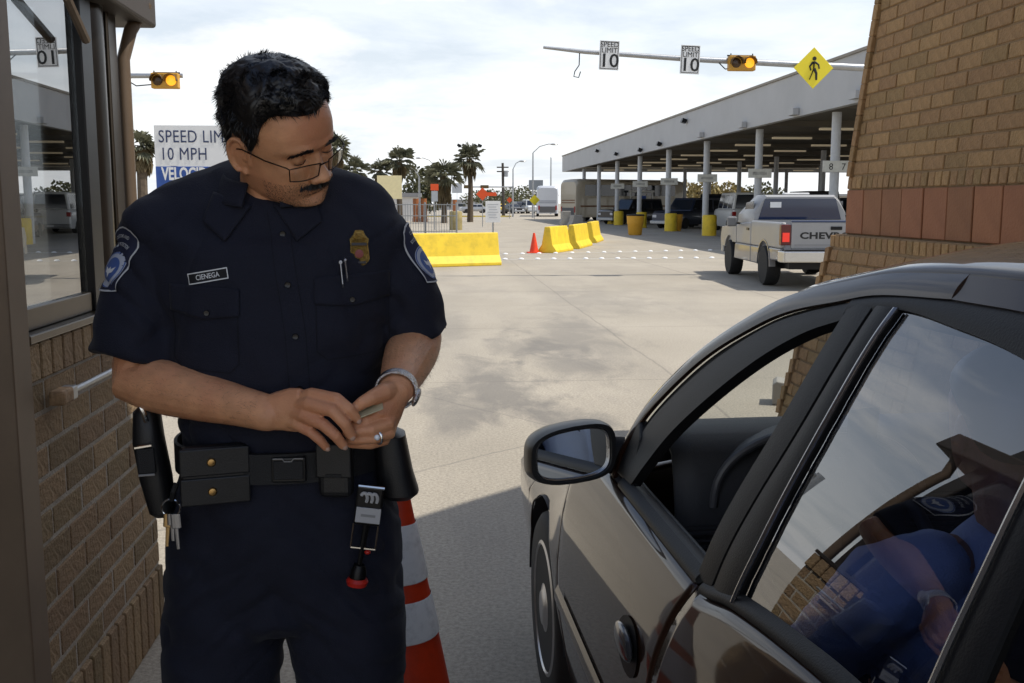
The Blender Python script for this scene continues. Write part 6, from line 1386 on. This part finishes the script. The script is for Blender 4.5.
# ---- wrist watch and ring
wc = lerp(EL, WLl, 1.02); wd_ = (WLl-EL).normalized(); wa = wd_.cross(Vector((0,0,1))).normalized(); wb = wd_.cross(wa)
def wring(k, off): return [wc+wd_*k+(wa*math.cos(2*math.pi*i/40)*(.0325+off)+wb*math.sin(2*math.pi*i/40)*(.0320+off)) for i in range(40)]
wat = part(MB().loft([wring(-.008,.001), wring(-.008,.0042), wring(.008,.0042), wring(.008,.001)], cap=False), 'watch', mat('watch_steel', (.72,.73,.74), .22, 1.0, bump=.5, bscale=400), smooth=True)
wdir = (Vector((.9,.1,-.35))); wdir = (wdir-wd_*wdir.dot(wd_)).normalized(); m3 = Matrix((wd_.cross(wdir), wd_, wdir)).transposed()
MB().ell(wc+wdir*.037, (.017,.019,.006), 20, 8, m3).build('watch_case', mat('watch_steel', (.72,.73,.74), .22, 1.0), wat, smooth=True)
rgc = Pp(377.5, 437, 1.655); rgd = (Pp(374,438,1.652)-Pp(389,433,1.672)).normalized(); ra = rgd.cross(Vector((0,0,1))).normalized(); rb_ = rgd.cross(ra)
part(MB().tube([rgc+(ra*math.cos(2*math.pi*i/24)+rb_*math.sin(2*math.pi*i/24))*.0122 for i in range(25)], [(.0022,.0012)]*25, 8), 'finger_ring', M_chrome, smooth=True)
MB().ell(rgc+Vector((0,-.0125,.002)), (.005,.0035,.005)).build('ring_stone', mat('stone', (.75,.8,.85), .05, spec=1), person, smooth=True)
# ---- the card held between the fingers
cc_ = Pp(371, 409.5, 1.653); cd = (Pp(384,403.5,1.650)-Pp(361,412.5,1.650)).normalized(); cn = Vector((0,-.25,.97)); cn = (cn-cd*cn.dot(cd)).normalized(); m3 = Matrix((cd, cn.cross(cd), cn)).transposed()
card = MB().cbox((0,0,0), (.042,.030,.0020)).build('id_card', mat('card_tan', (.46,.42,.27), .4, var=.1, vscale=60), None, bevel=.0006); card.location = cc_+OO; card.rotation_euler = m3.to_euler()
tag(card, 'small tan card held between the officer\'s fingers', 'card')
# ================================================================== driver in the sedan, and one walker far away
def figure(name, label, loc, rz, J, shirt_m, trouser_m, hair_m, sleeve=.85, vox=.006, hands=True):
    """J: joints in the person's own frame; +y forward"""
    V = {k: Vector(v) for k, v in J.items()}; sk = MB()
    hc = V['head']; sk.loft([[hc+Vector((w_*math.sin(2*math.pi*i/20), (f if math.cos(2*math.pi*i/20) > 0 else b)*math.cos(2*math.pi*i/20), z)) for i in range(20)] for z, w_, f, b in ((-.115,.03,.07,.03),(-.10,.048,.088,.05),(-.06,.064,.09,.075),(-.02,.073,.09,.095),(.03,.077,.096,.10),(.07,.068,.085,.09),(.10,.042,.05,.055),(.113,.015,.02,.02))])
    sk.loft([[hc+Vector((w_*math.sin(2*math.pi*i/10), f+d*math.cos(2*math.pi*i/10), z)) for i in range(10)] for z, w_, f, d in ((.01,.008,.082,.010),(-.02,.012,.092,.015),(-.038,.017,.094,.019),(-.05,.012,.086,.014))])
    for s in (-1, 1): sk.ell(hc+Vector((s*.078,-.01,-.015)), (.007,.016,.03)); sk.ell(hc+Vector((s*.03,.075,.004)), (.013,.013,.011))
    capsule(sk, [hc+Vector((0,-.02,-.07)), V['neck']], [.056,.06], 14); capsule(sk, [V['neck'], V['chest']], [.06,.09], 14)
    for s in ('l', 'r'):
        capsule(sk, [V['neck'].lerp(V['sh_'+s], .6), V['sh_'+s], V['el_'+s], V['el_'+s].lerp(V['wr_'+s], .4), V['wr_'+s]], [.05,.05,.042,.040,.028], 12)
        d = (V['wr_'+s]-V['el_'+s]).normalized(); q = d.cross(Vector((0,0,1))).normalized(); capsule(sk, [V['wr_'+s], V['wr_'+s]+d*.07], [(.028,.022),(.034,.016)], 10)
        for k in range(4): b0 = V['wr_'+s]+d*.075+q*(.027-.018*k); capsule(sk, [b0, b0+d*.035+Vector((0,0,-.010)), b0+d*(.062-.006*abs(k-1))+Vector((0,0,-.032))], [.0095,.009,.0075], 8)
        capsule(sk, [V['wr_'+s]+d*.03+q*.02, V['wr_'+s]+d*.06+q*.045, V['wr_'+s]+d*.085+q*.048], [.012,.011,.009], 8)
    p = remeshed(sk, name, M_skin, None, vox*.55, 2); p.location = loc; p.rotation_euler = (0,0,rz); tag(p, label, 'person')
    st = MB(); up_ = (V['neck']-V['hip']).normalized(); fw_ = Vector((1,0,0)).cross(up_)*-1
    if fw_.y < 0: fw_ = -fw_
    N_ = 7
    for i in range(1): st.loft([[V['hip'].lerp(V['neck'], t)+Vector((a*math.sin(2*math.pi*k/24), 0, 0))+fw_*(b*math.cos(2*math.pi*k/24)) for k in range(24)] for t, a, b in ((-.05,.17,.12),(.15,.175,.13),(.4,.175,.125),(.65,.185,.12),(.82,.18,.10),(.93,.12,.075),(1.02,.065,.06))])
    for s in ('l', 'r'): capsule(st, [V['neck'].lerp(V['sh_'+s], .7), V['sh_'+s], V['sh_'+s].lerp(V['el_'+s], .5), V['sh_'+s].lerp(V['el_'+s], sleeve)], [.06,.070,.064,.062], 16)
    remeshed(st, 'shirt', shirt_m, p, vox, 4, .5, lambda co, nn: nn*(.005*mnoise.noise(co*14)+.003*mnoise.noise(co*33)))
    tr_ = MB()
    for s in ('l', 'r'): capsule(tr_, [V['hip'], V['hip_'+s], V['kn_'+s], V['an_'+s]], [.12,.10,.075,.065], 16)
    remeshed(tr_, 'trousers', trouser_m, p, vox*1.5, 4)
    for s in ('l', 'r'): MB().ell(V['an_'+s]+Vector((0,.06,-.05)), (.045,.13,.05), 12, 8).build('shoe', M_lea, p, smooth=True)
    hm_ = MB(); hm_.loft([[hc+Vector((w_*math.sin(2*math.pi*i/24), y0+d*math.cos(2*math.pi*i/24), z)) for i in range(24)] for z, w_, y0, d in ((-.05,.055,-.055,.045),(-.02,.078,-.05,.062),(.03,.083,-.02,.088),(.055,.083,-.005,.104),(.08,.074,-.005,.095),(.105,.052,-.005,.066),(.122,.02,-.005,.026))])
    hb = hm_.build('hair', hair_m, p, smooth=True, sub=1)
    return p
M_ltblue = mat('light_blue_shirt', (.62, .68, .82), .8, var=.06, vscale=4, bump=.3, bscale=300)
M_trs = mat('dark_trousers', (.02, .022, .03), .85)
figure('person', 'person in a light blue shirt sitting at the wheel of the dark sedan', car.location, car.rotation_euler[2],
       dict(head=(-.375,-.12,1.215), neck=(-.375,-.17,1.06), chest=(-.375,-.17,.85), hip=(-.375,-.06,.56), sh_l=(-.575,-.17,.985), sh_r=(-.175,-.17,.985), el_l=(-.61,.02,.77), wr_l=(-.47,.20,.66), el_r=(-.14,.02,.77), wr_r=(-.27,.20,.66), hip_l=(-.47,.0,.52), hip_r=(-.28,.0,.52), kn_l=(-.49,.42,.56), kn_r=(-.27,.42,.56), an_l=(-.49,.66,.32), an_r=(-.27,.66,.32)), M_ltblue, M_trs, M_hair, .95)
p = gz(625, 222); figure('person', 'person in a pale shirt and dark trousers standing by the lane kiosk far away', (p.x, p.y, 0), R(200),
       dict(head=(0,0,1.62), neck=(0,-.02,1.46), chest=(0,-.02,1.25), hip=(0,-.01,.95), sh_l=(-.19,-.02,1.40), sh_r=(.19,-.02,1.40), el_l=(-.25,-.03,1.13), wr_l=(-.24,.08,.90), el_r=(.25,-.03,1.13), wr_r=(.24,.08,.90), hip_l=(-.10,0,.90), hip_r=(.10,0,.90), kn_l=(-.11,.03,.50), kn_r=(.11,-.02,.50), an_l=(-.12,0,.10), an_r=(.12,-.04,.10)), mat('pale_shirt', (.5,.55,.62), .8), M_trs, M_hair, .6, .02)
